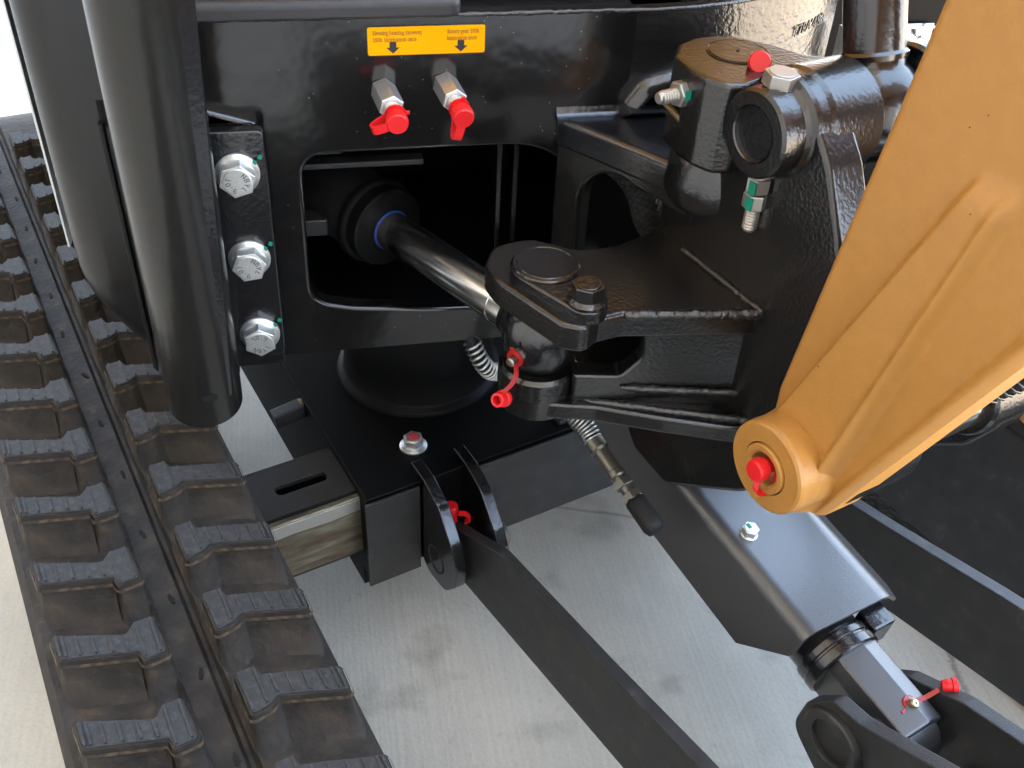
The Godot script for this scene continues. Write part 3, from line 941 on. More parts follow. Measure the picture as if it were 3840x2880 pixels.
	hump.extrude(rounded(poly([0.243, 0.64, 0.243, 0.655, 0.255, 0.672, 0.285, 0.680, 0.36, 0.680, 0.36, 0.64]), [0.0, 0.01, 0.015, 0.02, 0.02, 0.0]), -0.03, 0.016, Transform3D.IDENTITY, 0.014, 0.0, 5)
	part("nose_hump", hump, M.gloss_plain, t)
	var web := MB.new()
	var wx := Transform3D(Basis(Vector3(0.60, 0, 0.80), Vector3.UP, Vector3(-0.80, 0, 0.60)), V(0.196, 0, 0.0))
	var arch := PackedVector2Array([Vector2(-0.002, 0.43), Vector2(-0.002, 0.63), Vector2(0.13, 0.63), Vector2(0.13, 0.60)])
	arch.append(Vector2(0.10, 0.606))
	for i in 9:
		var a := lerpf(0.35, 1.0, i / 8.0) * PI
		arch.append(Vector2(0.062 + 0.036 * cos(a), 0.578 + 0.033 * sin(a)))
	arch.append(Vector2(0.026, 0.43))
	web.extrude(arch, -0.016, -0.001, wx, 0.004, 0.0, 3)
	part("arched_web", web, M.cast, t)
	var boss := MB.new()
	boss.lathe([Vector2(0.0, 0.612), Vector2(0.028, 0.612), Vector2(0.035, 0.616), Vector2(0.039, 0.625), Vector2(0.039, 0.635), Vector2(0.036, 0.650), Vector2(0.032, 0.661), Vector2(0, 0.661)], Transform3D(Basis(Vector3(1, 0, 0), Vector3(0, 0, -1), Vector3(0, 1, 0)), V(0.294, 0, 0.094)), 40, true)
	part("swing_boss", boss, M.cast, t)
	# sticker
	var st := MB.new()
	st.extrude(rounded(poly([0.0497, 0.6935, 0.1360, 0.6935, 0.1360, 0.7152, 0.0497, 0.7152]), [0.0022]), 0.0, 0.0006)
	var lb := part("label_sticker", st, M.ink, t, "yellow lubrication sticker with dark border and two down arrows")
	var sy := MB.new()
	sy.extrude(rounded(poly([0.0503, 0.6941, 0.1354, 0.6941, 0.1354, 0.7146, 0.0503, 0.7146]), [0.0018]), 0.0006, 0.0009)
	part("label_face", sy, M.label, lb)
	for e in [["Slewing bearing raceway", 0.0717, 0.7103, 0.0355], ["100h  lubrication once", 0.0697, 0.7054, 0.0312], ["Rotary gear 100h", 0.1193, 0.7103, 0.0232], ["lubrication once", 0.1183, 0.7054, 0.0216]]:
		lettering(e[0], serif, 0.0040, e[3], Transform3D(Basis.IDENTITY, V(e[1], e[2], 0.0010)), M.ink, lb)
	for x in [0.0683, 0.1177]:
		var ar := MB.new()
		ar.extrude(poly([-0.0024, 0.0085, 0.0024, 0.0085, 0.0024, 0.0044, 0.0048, 0.0044, 0, 0, -0.0048, 0.0044, -0.0024, 0.0044]), 0.0009, 0.0012, Transform3D(Basis.IDENTITY, V(x, 0.6953, 0)))
		part("arrow", ar, M.ink, lb)
	capped_nipple(t, V(0.060, 0.668, 0.0), Vector3(0.12, -0.05, 1), 0.030, 0.0165, V(-0.95, -0.3, 0.0))
	capped_nipple(t, V(0.106, 0.671, 0.0), Vector3(0.12, -0.05, 1), 0.030, 0.0165, V(-0.25, -0.97, 0.0))
	var dr := RandomNumberGenerator.new(); dr.seed = 31
	var ds := MB.new()
	for i in 150:
		var q := Vector2(dr.randf_range(-0.02, 0.25), dr.randf_range(0.432, 0.72))
		if q.y < 0.625 and q.x > -0.01 and q.x < 0.22 and q.y > 0.462: continue
		ds.box(V(q.x, q.y, 0.0002), V(dr.randf_range(0.0002, 0.0006), dr.randf_range(0.0002, 0.0005), 0.0003), 0.0001)
	var dso := part("dust_specks", ds, M.speck_pale, t)
	dso.set_meta("kind", "stuff")
	# welded pad behind the post bracket
	var pad := MB.new()
	pad.extrude(poly([-0.11, 0.43, -0.033, 0.43, -0.033, 0.648, -0.11, 0.648]), 0.0, 0.0115, Transform3D.IDENTITY, 0.001, 0.0, 2)
	part("bolting_pad", pad, M.gloss_plain, t)
	var wg := MB.new()
	wg.extrude(poly([-0.11, 0.648, -0.0335, 0.648, -0.0335, 0.6505, -0.066, 0.6615, -0.11, 0.666]), 0.0, 0.0105, Transform3D.IDENTITY, 0.0035, 0.0, 3)
	part("weld_bead", wg, M.cast, t)
	# deck above the frame: grey seal lip, floor, yellow hood
	var seal := MB.new()
	seal.extrude(rounded(poly([-0.085, -0.3, 0.118, -0.3, 0.118, 0.006, -0.085, 0.006]), [0.0, 0.0, 0.012, 0.0]), 0.7225, 0.7355, lay(), 0.006, 0.002, 4)
	part("deck_cover", seal, M.cover, t)
	var floor_ := MB.new()
	floor_.box(V(0.17, 0.737, -0.2), V(0.5, 0.014, 0.31), 0.002)
	part("deck_plate", floor_, M.black_satin, t)
	var hood := MB.new()
	hood.extrude(rounded(poly([-0.3, 0.80, 0.5, 0.80, 0.5, 1.5, -0.3, 1.5]), [0.04]), -1.7, -0.10, Transform3D.IDENTITY, 0.03, 0.0, 4)
	part("hood", hood, M.panel, t)
	# far right end of the frame: tab, data plate
	var tab := MB.new()
	tab.box(V(0.478, 0.655, -0.09), V(0.012, 0.03, 0.02), 0.003)
	part("tab", tab, M.zinc, t)
	var rp := MB.new()
	rp.box(V(0.6, 0.605, -0.2), V(0.07, 0.05, 0.003), 0.001)
	rp.box(V(0.6, 0.627, -0.1975), V(0.07, 0.003, 0.004), 0.001)
	rp.box(V(0.6, 0.608, -0.1975), V(0.06, 0.002, 0.004), 0.0005)
	rp.box(V(0.623, 0.605, -0.1975), V(0.003, 0.05, 0.004), 0.001)
	rp.cyl(0.005, 0, 0.004, axis(V(0.617, 0.623, -0.1975), Vector3(0, 0, 1)), 0.0015, 16)
	part("data_plate", rp, M.zinc, t)
	var bk := MB.new()
	bk.box(V(0.62, 0.58, -0.23), V(0.26, 0.3, 0.05), 0.01)
	part("rear_wall", bk, M.deep_black, t)
	var sh := MB.new()
	sh.box(V(0.15, 0.62, -1.02), V(0.7, 0.36, 1.32), 0.02)
	part("body_shell", sh, M.deep_black, t)

func build_side_cover() -> void:
	var t := thing("side_cover", "smooth dark grey moulded side cover with rounded lower corner beside the post", "cover panel", V(-0.16, 0.45, -0.03))
	var b := MB.new()
	b.extrude(rounded(poly([-0.199, 0.95, -0.199, 0.47, -0.165, 0.415, -0.135, 0.392, -0.06, 0.37, -0.06, 0.95]), [0.0, 0.12, 0.05, 0.05, 0.0, 0.0], 8), -1.4, -0.045, Transform3D.IDENTITY, 0.03, 0.0, 6)
	part("panel", b, M.skirt, t)
	for e in [[-0.150, 0.632, -0.046, 0.007], [-0.143, 0.630, -0.046, 0.004]]:
		var s := MB.new()
		s.extrude(poly([-0.0018, 0.0, 0.0018, 0.0, 0.0018, -0.24, -0.0018, -0.235]), 0, e[3], Transform3D(Basis.IDENTITY, V(e[0], e[1], e[2])), 0.001, 0.0, 2)
		part("edge_trim", s, M.matte, t)
	var n := MB.new()
	n.box(V(-0.142, 0.638, -0.046), V(0.018, 0.022, 0.006), 0.003)
	part("notch", n, M.void_black, t)
	var l := MB.new()
	l.extrude(poly([-0.2075, 0.95, -0.2055, 0.95, -0.2055, 0.5, -0.2075, 0.5]), -0.4, -0.085, Transform3D.IDENTITY, 0.0005, 0.0, 2)
	part("edge_lip", l, M.zinc, t)

func build_guard_post() -> void:
	var sans := SystemFont.new(); sans.font_names = PackedStringArray(["Droid Sans"])
	var t := thing("guard_post", "upright glossy black tube post bolted to the frame by three zinc bolts", "post", V(-0.101, 0.40, 0.035))
	var A := V(-0.1008, 0.417, 0.0368); var B := V(-0.082, 0.86, 0.122)
	var d := (B - A).normalized()
	var xf := axis(A, d)
	var b := MB.new()
	b.lathe([Vector2(0.026, 0.0), Vector2(0.0285, 0.0), Vector2(0.030, 0.0015), Vector2(0.030, 0.5), Vector2(0, 0.5)], xf, 64, false)
	b.lathe([Vector2(0.026, 0.05), Vector2(0.026, 0.0)], xf, 40, false)
	part("tube", b, M.tube, t)
	# flat strip down the right of the tube
	var s := MB.new()
	var sx := Transform3D(Basis(Vector3(0.86, 0, -0.5), d, Vector3(0.86, 0, -0.5).cross(d)).orthonormalized(), A + V(0.0130, 0, 0.0262))
	s.extrude(rounded(poly([-0.009, 0.027, 0.012, 0.022, -0.003, 0.5, -0.016, 0.5]), [0.003, 0.004, 0.0, 0.0]), -0.008, 0.0, sx, 0.001, 0.0, 2)
	part("strip", s, M.gloss_plain, t)
	var h := MB.new()
	h.extrude(rounded(poly([-0.006, -0.003, 0.006, -0.004, 0.007, 0.001, 0.002, 0.004, -0.005, 0.003]), [0.002]), 0.0, 0.0006, Transform3D(Basis(Vector3(0.97, 0, -0.24), d, Vector3(0.97, 0, -0.24).cross(d)).orthonormalized(), A + d * 0.032 + V(0.0065, 0, 0.0298)))
	part("drain_hole", h, M.void_black, t)
	# bracket plate with the bolts
	var p := MB.new()
	p.extrude(rounded(poly([-0.12, 0.441, -0.0315, 0.4475, -0.0285, 0.650, -0.12, 0.650]), [0.0, 0.008, 0.006, 0.0]), 0.0125, 0.022, Transform3D.IDENTITY, 0.0012, 0.0, 2)
	var br := part("mounting_bracket", p, M.gloss_plain, t)
	var g := MB.new()
	g.box(V(-0.0745, 0.545, 0.024), V(0.008, 0.215, 0.014), 0.002)
	part("gusset", g, M.gloss_plain, br)
	var spins := [0.28, 0.12, 0.52]
	var words := [[["NBYL", 95.0, 33.0], ["10.9", 245.0, -30.0]], [["NBYL", 78.0, 32.0], ["10.9", 235.0, -30.0]], [["NBYL", 172.0, -30.0], ["10.9", 2.0, 28.0]]]
	for i in 3:
		var at := [V(-0.0505, 0.6175, 0.022), V(-0.0505, 0.544, 0.022), V(-0.0505, 0.471, 0.022)][i] as Vector3
		var o := bolt(br, at, Vector3(0, 0, 1), 0.0235, 0.0105, 0.0162, M.zinc, spins[i], "", 0.0035)
		stamp(o, Transform3D(Basis.IDENTITY, at + V(0, 0, 0.0151)), words[i], sans, 0.0070, 0.0052, M.stamp)
		for q in [[0.0132, 0.0092, 0.0018, 0.0024], [0.0172, 0.0122, 0.0019, 0.0004]]:
			var m := MB.new()
			m.extrude(rounded(poly([-q[2], -q[2] * 0.6, q[2] * 0.6, -q[2] * 1.2, q[2], q[2] * 0.5, -q[2] * 0.4, q[2] * 1.2]), [0.0008]), 0, 0.0006, Transform3D(Basis.IDENTITY, at + V(q[0], q[1], q[3] - 0.0003)))
			part("paint_mark", m, M.green_paint, o)

func build_swing_bracket() -> void:
	var sans := SystemFont.new(); sans.font_names = PackedStringArray(["Droid Sans"])
	var t := thing("swing_bracket", "heavy black cast swing bracket with pin bosses and a forked left arm", "swing bracket", V(0.25, 0.35, 0.2), FU)
	var out := poly([0.150, 0.372, 0.166, 0.356, 0.215, 0.353, 0.30, 0.42, 0.345, 0.484, 0.383, 0.495, 0.396, 0.524, 0.383, 0.553, 0.350, 0.60, 0.322, 0.66, 0.300, 0.700, 0.280, 0.722, 0.252, 0.733, 0.226, 0.722, 0.19, 0.70, 0.165, 0.66, 0.150, 0.6])
	var rr := [0.02, 0.015, 0.02, 0.08, 0.03, 0.02, 0.02, 0.02, 0.06, 0.06, 0.04, 0.015, 0.015, 0.015, 0.02, 0.02, 0.02]
	var out_r := poly([0.150, 0.50, 0.150, 0.385, 0.20, 0.372, 0.274, 0.392, 0.291, 0.405, 0.378, 0.477, 0.396, 0.51, 0.385, 0.553, 0.355, 0.56, 0.335, 0.53, 0.322, 0.455, 0.288, 0.428, 0.20, 0.41, 0.195, 0.62, 0.245, 0.65, 0.300, 0.655, 0.300, 0.700, 0.280, 0.722, 0.252, 0.733, 0.226, 0.722, 0.19, 0.70, 0.16, 0.64])
	for e in [[0.226, 0.256, out, rr], [0.362, 0.392, out_r, [0.0, 0.02, 0.02, 0.008, 0.02, 0.03, 0.02, 0.02, 0.02, 0.02, 0.02, 0.02, 0.02, 0.02, 0.02, 0.01, 0.01, 0.015, 0.015, 0.015, 0.015, 0.02]]]:
		var b := MB.new()
		b.extrude(rounded(e[2], e[3], 5), e[0], e[1], side(), 0.004, 0.004, 3)
		part("cheek_plate", b, M.cast, t)
	# back web joining the cheeks
	var bw := MB.new()
	bw.box(V(0.309, 0.54, 0.165), V(0.11, 0.30, 0.03), 0.005)
	part("back_web", bw, M.cast, t)
	# upper pin bosses
	var ub := MB.new()
	var ua := axis(V(0.205, 0.705, 0.252), Vector3(1, 0, 0))
	ub.lathe([Vector2(0.0185, 0.0), Vector2(0.0265, 0.0), Vector2(0.0285, 0.002), Vector2(0.0290, 0.010), Vector2(0.0290, 0.017), Vector2(0.031, 0.020), Vector2(0.0345, 0.022), Vector2(0.0355, 0.025), Vector2(0.0355, 0.032), Vector2(0.037, 0.036), Vector2(0.037, 0.074), Vector2(0.035, 0.077), Vector2(0, 0.077)], ua, 56)
	part("upper_boss", ub, M.cast, t)
	var up := MB.new()
	up.lathe([Vector2(0.0186, 0.004), Vector2(0.0178, -0.0005), Vector2(0.0172, 0.0006), Vector2(0.0165, 0.0032), Vector2(0, 0.0032)], ua, 48)
	part("pin_end", up, M.gloss_plain, t)
	var fb := MB.new()
	fb.lathe([Vector2(0, 0.0), Vector2(0.035, 0.0), Vector2(0.037, 0.003), Vector2(0.037, 0.055), Vector2(0.034, 0.058), Vector2(0, 0.058)], axis(V(0.336, 0.705, 0.252), Vector3(1, 0, 0)), 56)
	part("upper_boss", fb, M.cast, t)
	# lower bosses that carry the boom foot
	for e in [[0.214, 0.272, 0.042], [0.350, 0.400, 0.036]]:
		var lb := MB.new()
		lb.lathe([Vector2(0.017, e[0]), Vector2(e[2] - 0.002, e[0]), Vector2(e[2], e[0] + 0.003), Vector2(e[2], e[1] - 0.003), Vector2(e[2] - 0.002, e[1]), Vector2(0, e[1])], axis(V(0, 0.524, 0.360), Vector3(1, 0, 0)), 48)
		part("lower_boss", lb, M.cast, t)
	var fp := MB.new()
	fp.cyl(0.029, 0.27, 0.352, axis(V(0, 0.524, 0.360), Vector3(1, 0, 0)), 0.001)
	fp.cyl(0.015, 0.18, 0.44, axis(V(0, 0.524, 0.360), Vector3(1, 0, 0)), 0.001)
	part("boom_foot_pin", fp, M.chrome, t)
	# jaw round the swing pin
	var jaw := MB.new()
	var jp := poly([0.202, 0.190, 0.206, 0.168, 0.219, 0.154, 0.236, 0.149, 0.252, 0.151, 0.266, 0.161, 0.278, 0.180, 0.288, 0.205, 0.305, 0.216, 0.305, 0.238, 0.24, 0.236, 0.238, 0.221, 0.217, 0.225, 0.206, 0.219, 0.202, 0.206])
	jaw.extrude(rounded(offset_poly(jp, 0.002), [0.01], 5), 0.662, 0.7255, lay(), 0.0035, 0.004, 4, 60.0)
	var jo := part("jaw", jaw, M.cast, t)
	var sp := MB.new()
	sp.lathe([Vector2(0.0212, 0.0012), Vector2(0.0206, 0.0012), Vector2(0.0204, -0.001), Vector2(0.0198, -0.001), Vector2(0.0194, 0.0014), Vector2(0, 0.0014)], Transform3D(Basis(Vector3(1, 0, 0), Vector3(0, 0, -1), Vector3(0, 1, 0)), V(0.247, 0.725, 0.181)), 48)
	part("swing_pin", sp, M.gloss_plain, jo)
	var dot := MB.new()
	dot.cyl(0.0012, 0, 0.0004, Transform3D(Basis(Vector3(1, 0, 0), Vector3(0, 0, -1), Vector3(0, 1, 0)), V(0.247, 0.7264, 0.181)), 0.0001, 12)
	part("centre_mark", dot, M.void_black, jo)
	# pinch bolt end and nut on the left of the jaw
	var nb := MB.new()
	var nx := axis(V(0.203, 0.7065, 0.186), Vector3(-1, 0, 0), 0.2)
	nb.extrude(hex_poly(0.0155), 0.0, 0.0085, nx, 0.0012, 0.0, 2, 10.0)
	nb.lathe([Vector2(0.0085, 0.0), Vector2(0.0085, 0.0015), Vector2(0, 0.0015)], nx, 30)
	threaded(nb, 0.0048, 0.014, nx * Transform3D(Basis.IDENTITY, V(0, 0, 0.008)))
	var no := part("pinch_bolt", nb, M.zinc_dull, t, "zinc bolt end and nut with green paint on the jaw")
	var gm := MB.new()
	gm.box(V(0.1985, 0.7085, 0.1945), V(0.0055, 0.0065, 0.0012), 0.0004, Transform3D.IDENTITY)
	part("paint_mark", gm, M.green_paint, no)
	var gd := MB.new()
	gd.tube(spline([V(0.197, 0.6985, 0.171), V(0.198, 0.694, 0.176), V(0.202, 0.688, 0.184), V(0.206, 0.680, 0.190)], 5), [0.0032, 0.0044, 0.0040, 0.0034, 0.003, 0.0025], 10)
	part("grease_drip", gd, M.amber, t)
	# bolt through the upper boss
	bolt(t, V(0.222, 0.7325, 0.249), V(0.02, 1, 0.05), 0.0195, 0.0085, 0.0095, M.zinc_dull, 0.25, "zinc hex bolt head on top of the pin boss", 0.0005)
	var lk := MB.new()
	var lx := axis(V(0.222, 0.677, 0.250), Vector3(0, -1, 0), 0.3)
	lk.lathe([Vector2(0.010, 0), Vector2(0.010, 0.003), Vector2(0.006, 0.003), Vector2(0.006, 0.006), Vector2(0, 0.006)], lx, 30)
	lk.extrude(hex_poly(0.0145), 0.006, 0.0165, lx, 0.0012, 0.0012, 2, 10.0)
	lk.extrude(hex_poly(0.0145), 0.0175, 0.0285, lx * Transform3D(Basis(Vector3(0, 0, 1), 0.35), Vector3.ZERO), 0.0012, 0.0012, 2, 10.0)
	threaded(lk, 0.0052, 0.017, lx * Transform3D(Basis.IDENTITY, V(0, 0, 0.028)))
	var lo := part("lock_nuts", lk, M.zinc_dull, t, "double nuts and thread end below the pin boss")
	for y in [0.6655, 0.654]:
		var gp := MB.new()
		gp.box(V(0.2145, y, 0.2525), V(0.0012, 0.009, 0.0065), 0.0004)
		part("paint_mark", gp, M.green_paint, lo)
	# red cap of the nipple hidden behind the boss
	var rc := MB.new()
	var rx := axis(V(0.246, 0.726, 0.204), V(-0.6, 0.45, 0.65))
	rc.lathe([Vector2(0, 0), Vector2(0.0066, 0), Vector2(0.0072, 0.003), Vector2(0.0072, 0.010), Vector2(0.0064, 0.0112), Vector2(0, 0.0112)], rx, 36)
	for i in 30:
		var a := TAU * i / 30.0
		rc.box(Vector3(cos(a) * 0.0072, sin(a) * 0.0072, 0.0065), Vector3(0.0007, 0.0007, 0.006), 0.0001, rx)
	part("dust_cap", rc, M.red, t, "red grease cap beside the swing pin")
	# forked arm for the swing cylinder
	var tp := MB.new()
	var top_p := poly([0.098, 0.118, 0.080, 0.138, 0.078, 0.160, 0.092, 0.226, 0.104, 0.238, 0.118, 0.232, 0.138, 0.234, 0.26, 0.290, 0.26, 0.150, 0.222, 0.152, 0.18, 0.157, 0.154, 0.152, 0.130, 0.120])
	tp.extrude(rounded(top_p, [0.02, 0.02, 0.03, 0.012, 0.012, 0.01, 0.02, 0.0, 0.0, 0.02, 0.03, 0.02, 0.02], 5), 0.556, 0.578, lay(), 0.003, 0.003, 3)
	var arm := part("arm_top", tp, M.cast, t)
	var wd := MB.new()
	var wp := []; var wr := []
	var rng := RandomNumberGenerator.new(); rng.seed = 17
	for i in 60:
		var f := i / 59.0
		wp.append(V(lerpf(0.140, 0.228, f), 0.5755 + rng.randf_range(-0.0006, 0.0006), lerpf(0.2345, 0.2755, f) + rng.randf_range(-0.0006, 0.0006)))
		wr.append(0.0035 + rng.randf_range(-0.0006, 0.0006))
	wd.tube(wp, wr, 10)
	part("weld_bead", wd, M.weld, arm)
	var wd2 := MB.new()
	wp = []; wr = []
	for i in 50:
		var f := i / 49.0
		wp.append(V(0.2255, 0.578 + rng.randf_range(-0.0004, 0.0004), lerpf(0.185, 0.278, f)))
		wr.append(0.0026 + rng.randf_range(-0.0004, 0.0004))
	wd2.tube(wp, wr, 10)
	part("weld_bead", wd2, M.weld, arm)
	var pc := MB.new()
	var strap_p := PackedVector2Array()
	var c0 := Vector2(0.1115, 0.172); var c1 := Vector2(0.1135, 0.2225)
	for i in 17:
		var a := PI + i / 16.0 * PI - 0.25
		strap_p.append(c0 + Vector2.from_angle(a + 0.1) * 0.0255)
	for i in 9:
		var a := i / 8.0 * PI - 0.45
		strap_p.append(c1 + Vector2.from_angle(a) * 0.0145)
	pc.extrude(strap_p, 0.578, 0.588, lay(), 0.0015, 0.0, 3, 60.0)
	var rt := part("pin_retainer", pc, M.gloss_plain, t)
	var cp := MB.new()
	cp.lathe([Vector2(0.0245, 0.0), Vector2(0.0245, 0.0012), Vector2(0.0236, 0.0022), Vector2(0.0212, 0.0024), Vector2(0.0207, 0.0018), Vector2(0.0200, 0.0024), Vector2(0, 0.0024)], Transform3D(Basis(Vector3(1, 0, 0), Vector3(0, 0, -1), Vector3(0, 1, 0)), V(c0.x, 0.588, c0.y)), 56)
	part("pin_cap", cp, M.gloss_plain, rt)
	var bo := bolt(rt, V(c1.x, 0.588, c1.y), Vector3.UP, 0.0205, 0.0105, 0.0142, M.gloss_plain, 0.2, "black painted hex bolt on the pin retainer", 0.004)
	stamp(bo, Transform3D(Basis(Vector3(1, 0, 0), Vector3(0, 0, -1), Vector3(0, 1, 0)), V(c1.x, 0.6034, c1.y)), [["NBYL", 130.0, -32.0], ["8.8", -20.0, 30.0]], sans, 0.0058, 0.0042, M.matte)
	# lower fork plate with its pin boss, and the recessed web between
	var lp := MB.new()
	var low_p := poly([0.105, 0.140, 0.084, 0.158, 0.082, 0.178, 0.105, 0.203, 0.135, 0.222, 0.172, 0.255, 0.212, 0.288, 0.26, 0.31, 0.26, 0.16, 0.16, 0.145])
	lp.extrude(rounded(low_p, [0.02, 0.02, 0.02, 0.03, 0.03, 0.03, 0.03, 0.0, 0.0, 0.03], 5), 0.468, 0.484, lay(), 0.003, 0.004, 3)
	part("arm_bottom", lp, M.cast, t)
	var lb2 := MB.new()
	lb2.lathe([Vector2(0.0, 0.464), Vector2(0.027, 0.464), Vector2(0.030, 0.467), Vector2(0.031, 0.485), Vector2(0.0305, 0.500), Vector2(0.028, 0.503), Vector2(0, 0.503)], Transform3D(Basis(Vector3(1, 0, 0), Vector3(0, 0, -1), Vector3(0, 1, 0)), V(0.1115, 0, 0.172)), 48)
	part("arm_boss", lb2, M.cast, t)
	var wb := MB.new()
	wb.extrude(rounded(poly([-0.035, 0.482, 0.13, 0.482, 0.13, 0.558, 0.0, 0.558, 0.0, 0.551, 0.012, 0.547, 0.014, 0.525, 0.0, 0.508, -0.035, 0.508]), [0.0, 0.0, 0.0, 0.0, 0.0, 0.012, 0.014, 0.012, 0.0]), -0.02, -0.004, Transform3D(Basis(Vector3(0.87, 0, 0.49), Vector3.UP, Vector3(-0.49, 0, 0.87)).orthonormalized(), V(0.150, 0, 0.226)), 0.003, 0.0, 3)
	part("arm_web", wb, M.cast, t)
	for e in [[0.4985, 0.0030, 0.140, 0.2285], [0.484, 0.0028, 0.118, 0.2140]]:
		var rb := MB.new()
		var rp := []; var rq := []
		for i in 50:
			var f := i / 49.0
			rp.append(V(lerpf(e[2] + 0.012, 0.232, f), e[0] + rng.randf_range(-0.0005, 0.0005), lerpf(e[3] - 0.004, 0.290 if e[0] < 0.49 else 0.272, f) + rng.randf_range(-0.0005, 0.0005)))
			rq.append((e[1] + rng.randf_range(-0.0004, 0.0004)) * sqrt(clampf(f * 9.0, 0.02, 1.0)))
		rb.tube(rp, rq, 10)
		part("weld_bead", rb, M.weld, t)

func build_swing_cylinder() -> void:
	var t := thing("swing_cylinder", "swing cylinder with bright chrome rod reaching out of the frame opening", "hydraulic cylinder", V(0.065, 0.53, -0.03))
	var A := V(0.0648, 0.53, -0.031)
	var E := V(0.1605, 0.531, 0.128)
	var d := (E - A).normalized()
	var xf := axis(A, d)
	var L := (E - A).length()
	var rod := MB.new()
	rod.lathe([Vector2(0.0, -0.2), Vector2(0.0165, -0.2), Vector2(0.0165, L - 0.046), Vector2(0.0158, L - 0.0455), Vector2(0.0158, L - 0.044), Vector2(0.0165, L - 0.0435), Vector2(0.0165, L - 0.028)], xf, 48)
	part("rod", rod, M.chrome, t)
	var gl := MB.new()
	gl.lathe([Vector2(0.0180, 0.001), Vector2(0.0190, -0.001), Vector2(0.033, -0.002), Vector2(0.0345, -0.004), Vector2(0.0345, -0.016), Vector2(0.0375, -0.017), Vector2(0.0385, -0.019), Vector2(0.0385, -0.024), Vector2(0, -0.024)], xf, 56)
	part("gland", gl, M.deep_black, t)
	var ba := MB.new()
	ba.cyl(0.034, -0.24, -0.024, xf, 0.001, 40)
	part("barrel", ba, M.void_black, t)
	var bl := MB.new()
	bl.lathe([Vector2(0.0166, 0.0015), Vector2(0.0171, 0.002), Vector2(0.0176, 0.0012), Vector2(0.0180, -0.001)], xf, 48)
	part("wiper_ring", bl, M.blue, t)
	# rod eye between the fork plates
	var ey := MB.new()
	ey.lathe([Vector2(0.0142, L - 0.031), Vector2(0.0185, L - 0.030), Vector2(0.021, L - 0.022), Vector2(0.021, L - 0.006)], xf, 40, true)
	ey.lathe([Vector2(0.0, -0.026), Vector2(0.021, -0.026), Vector2(0.0262, -0.018), Vector2(0.0288, -0.006), Vector2(0.0288, 0.006), Vector2(0.0262, 0.018), Vector2(0.021, 0.025), Vector2(0, 0.025)], Transform3D(Basis(Vector3(1, 0, 0), Vector3(0, 0, -1), Vector3(0, 1, 0)), V(E.x, 0.529, E.z)), 48, true)
	part("rod_eye", ey, M.gloss_plain, t)
	# open grease nipple with its cap dangling
	var nd := V(-0.72, 0.02, 0.69).normalized()
	var nat := V(E.x, 0.524, E.z) + nd * 0.0265
	var nx := axis(nat, nd, 0.2)
	var np := MB.new()
	np.extrude(hex_poly(0.010), 0.0, 0.006, nx, 0.0008, 0.0, 2, 10.0)
	np.lathe([Vector2(0.0032, 0.006), Vector2(0.0032, 0.010), Vector2(0.0036, 0.0105), Vector2(0.0036, 0.0135), Vector2(0.0026, 0.0145), Vector2(0.0010, 0.0145), Vector2(0.0008, 0.0135), Vector2(0, 0.0135)], nx, 24)
	var no := part("grease_nipple", np, M.steel, t, "steel grease nipple with its red cap hanging open")
	var rs := MB.new()
	rs.lathe([Vector2(0.0036, 0.0064), Vector2(0.0068, 0.0064), Vector2(0.0068, 0.0080), Vector2(0.0036, 0.0080)], nx, 28)
	var p0 := nat + nd * 0.0075
	strap(rs, spline([p0 + V(0.001, -0.006, 0.001), p0 + V(0.001, -0.014, 0.003), p0 + V(-0.003, -0.022, 0.004), p0 + V(-0.009, -0.029, 0.003)], 6), nd.cross(Vector3.UP).normalized(), 0.0035, 0.0014)
	rs.box(V(0, 0, 0), V(0.0028, 0.005, 0.0015), 0.0004, Transform3D(nx.basis, p0 + V(-0.002, 0.007, -0.001)))
	part("strap", rs, M.red_clear, no)
	var cp := MB.new()
	cp.lathe([Vector2(0.0, 0.0), Vector2(0.0062, 0.0), Vector2(0.0066, 0.001), Vector2(0.0066, 0.004), Vector2(0.0058, 0.0045), Vector2(0.0056, 0.011), Vector2(0.0052, 0.0115), Vector2(0.0036, 0.0115), Vector2(0.0034, 0.004), Vector2(0, 0.004)], axis(p0 + V(-0.006, -0.035, 0.002), V(-0.62, 0.35, 0.55)), 32)
	part("dust_cap", cp, M.red, no)

func build_boom_cylinder() -> void:
	var t := thing("boom_cylinder", "black boom lift cylinder standing in the upper bosses of the bracket", "hydraulic cylinder", V(0.306, 0.705, 0.252), FU)
	var up := V(0.0, 1.0, -0.335).normalized()
	var xf := axis(V(0.309, 0.705, 0.252), up)
	var b := MB.new()
	b.lathe([Vector2(0.0, 0.03), Vector2(0.0215, 0.0305), Vector2(0.0222, 0.034), Vector2(0.0200, 0.036), Vector2(0.0200, 0.6), Vector2(0, 0.6)], xf, 48)
	part("barrel", b, M.gloss_plain, t)
	var e := MB.new()
	var prof := []
	for i in 19:
		var a := lerpf(-PI * 0.5, 0.9, i / 18.0)
		prof.append(Vector2(0.033 * cos(a), 0.033 * sin(a)))
	prof.append(Vector2(0.0205, 0.031))
	e.lathe(prof, xf, 48, true, 1.0)
	part("base_eye", e, M.gloss_plain, t)

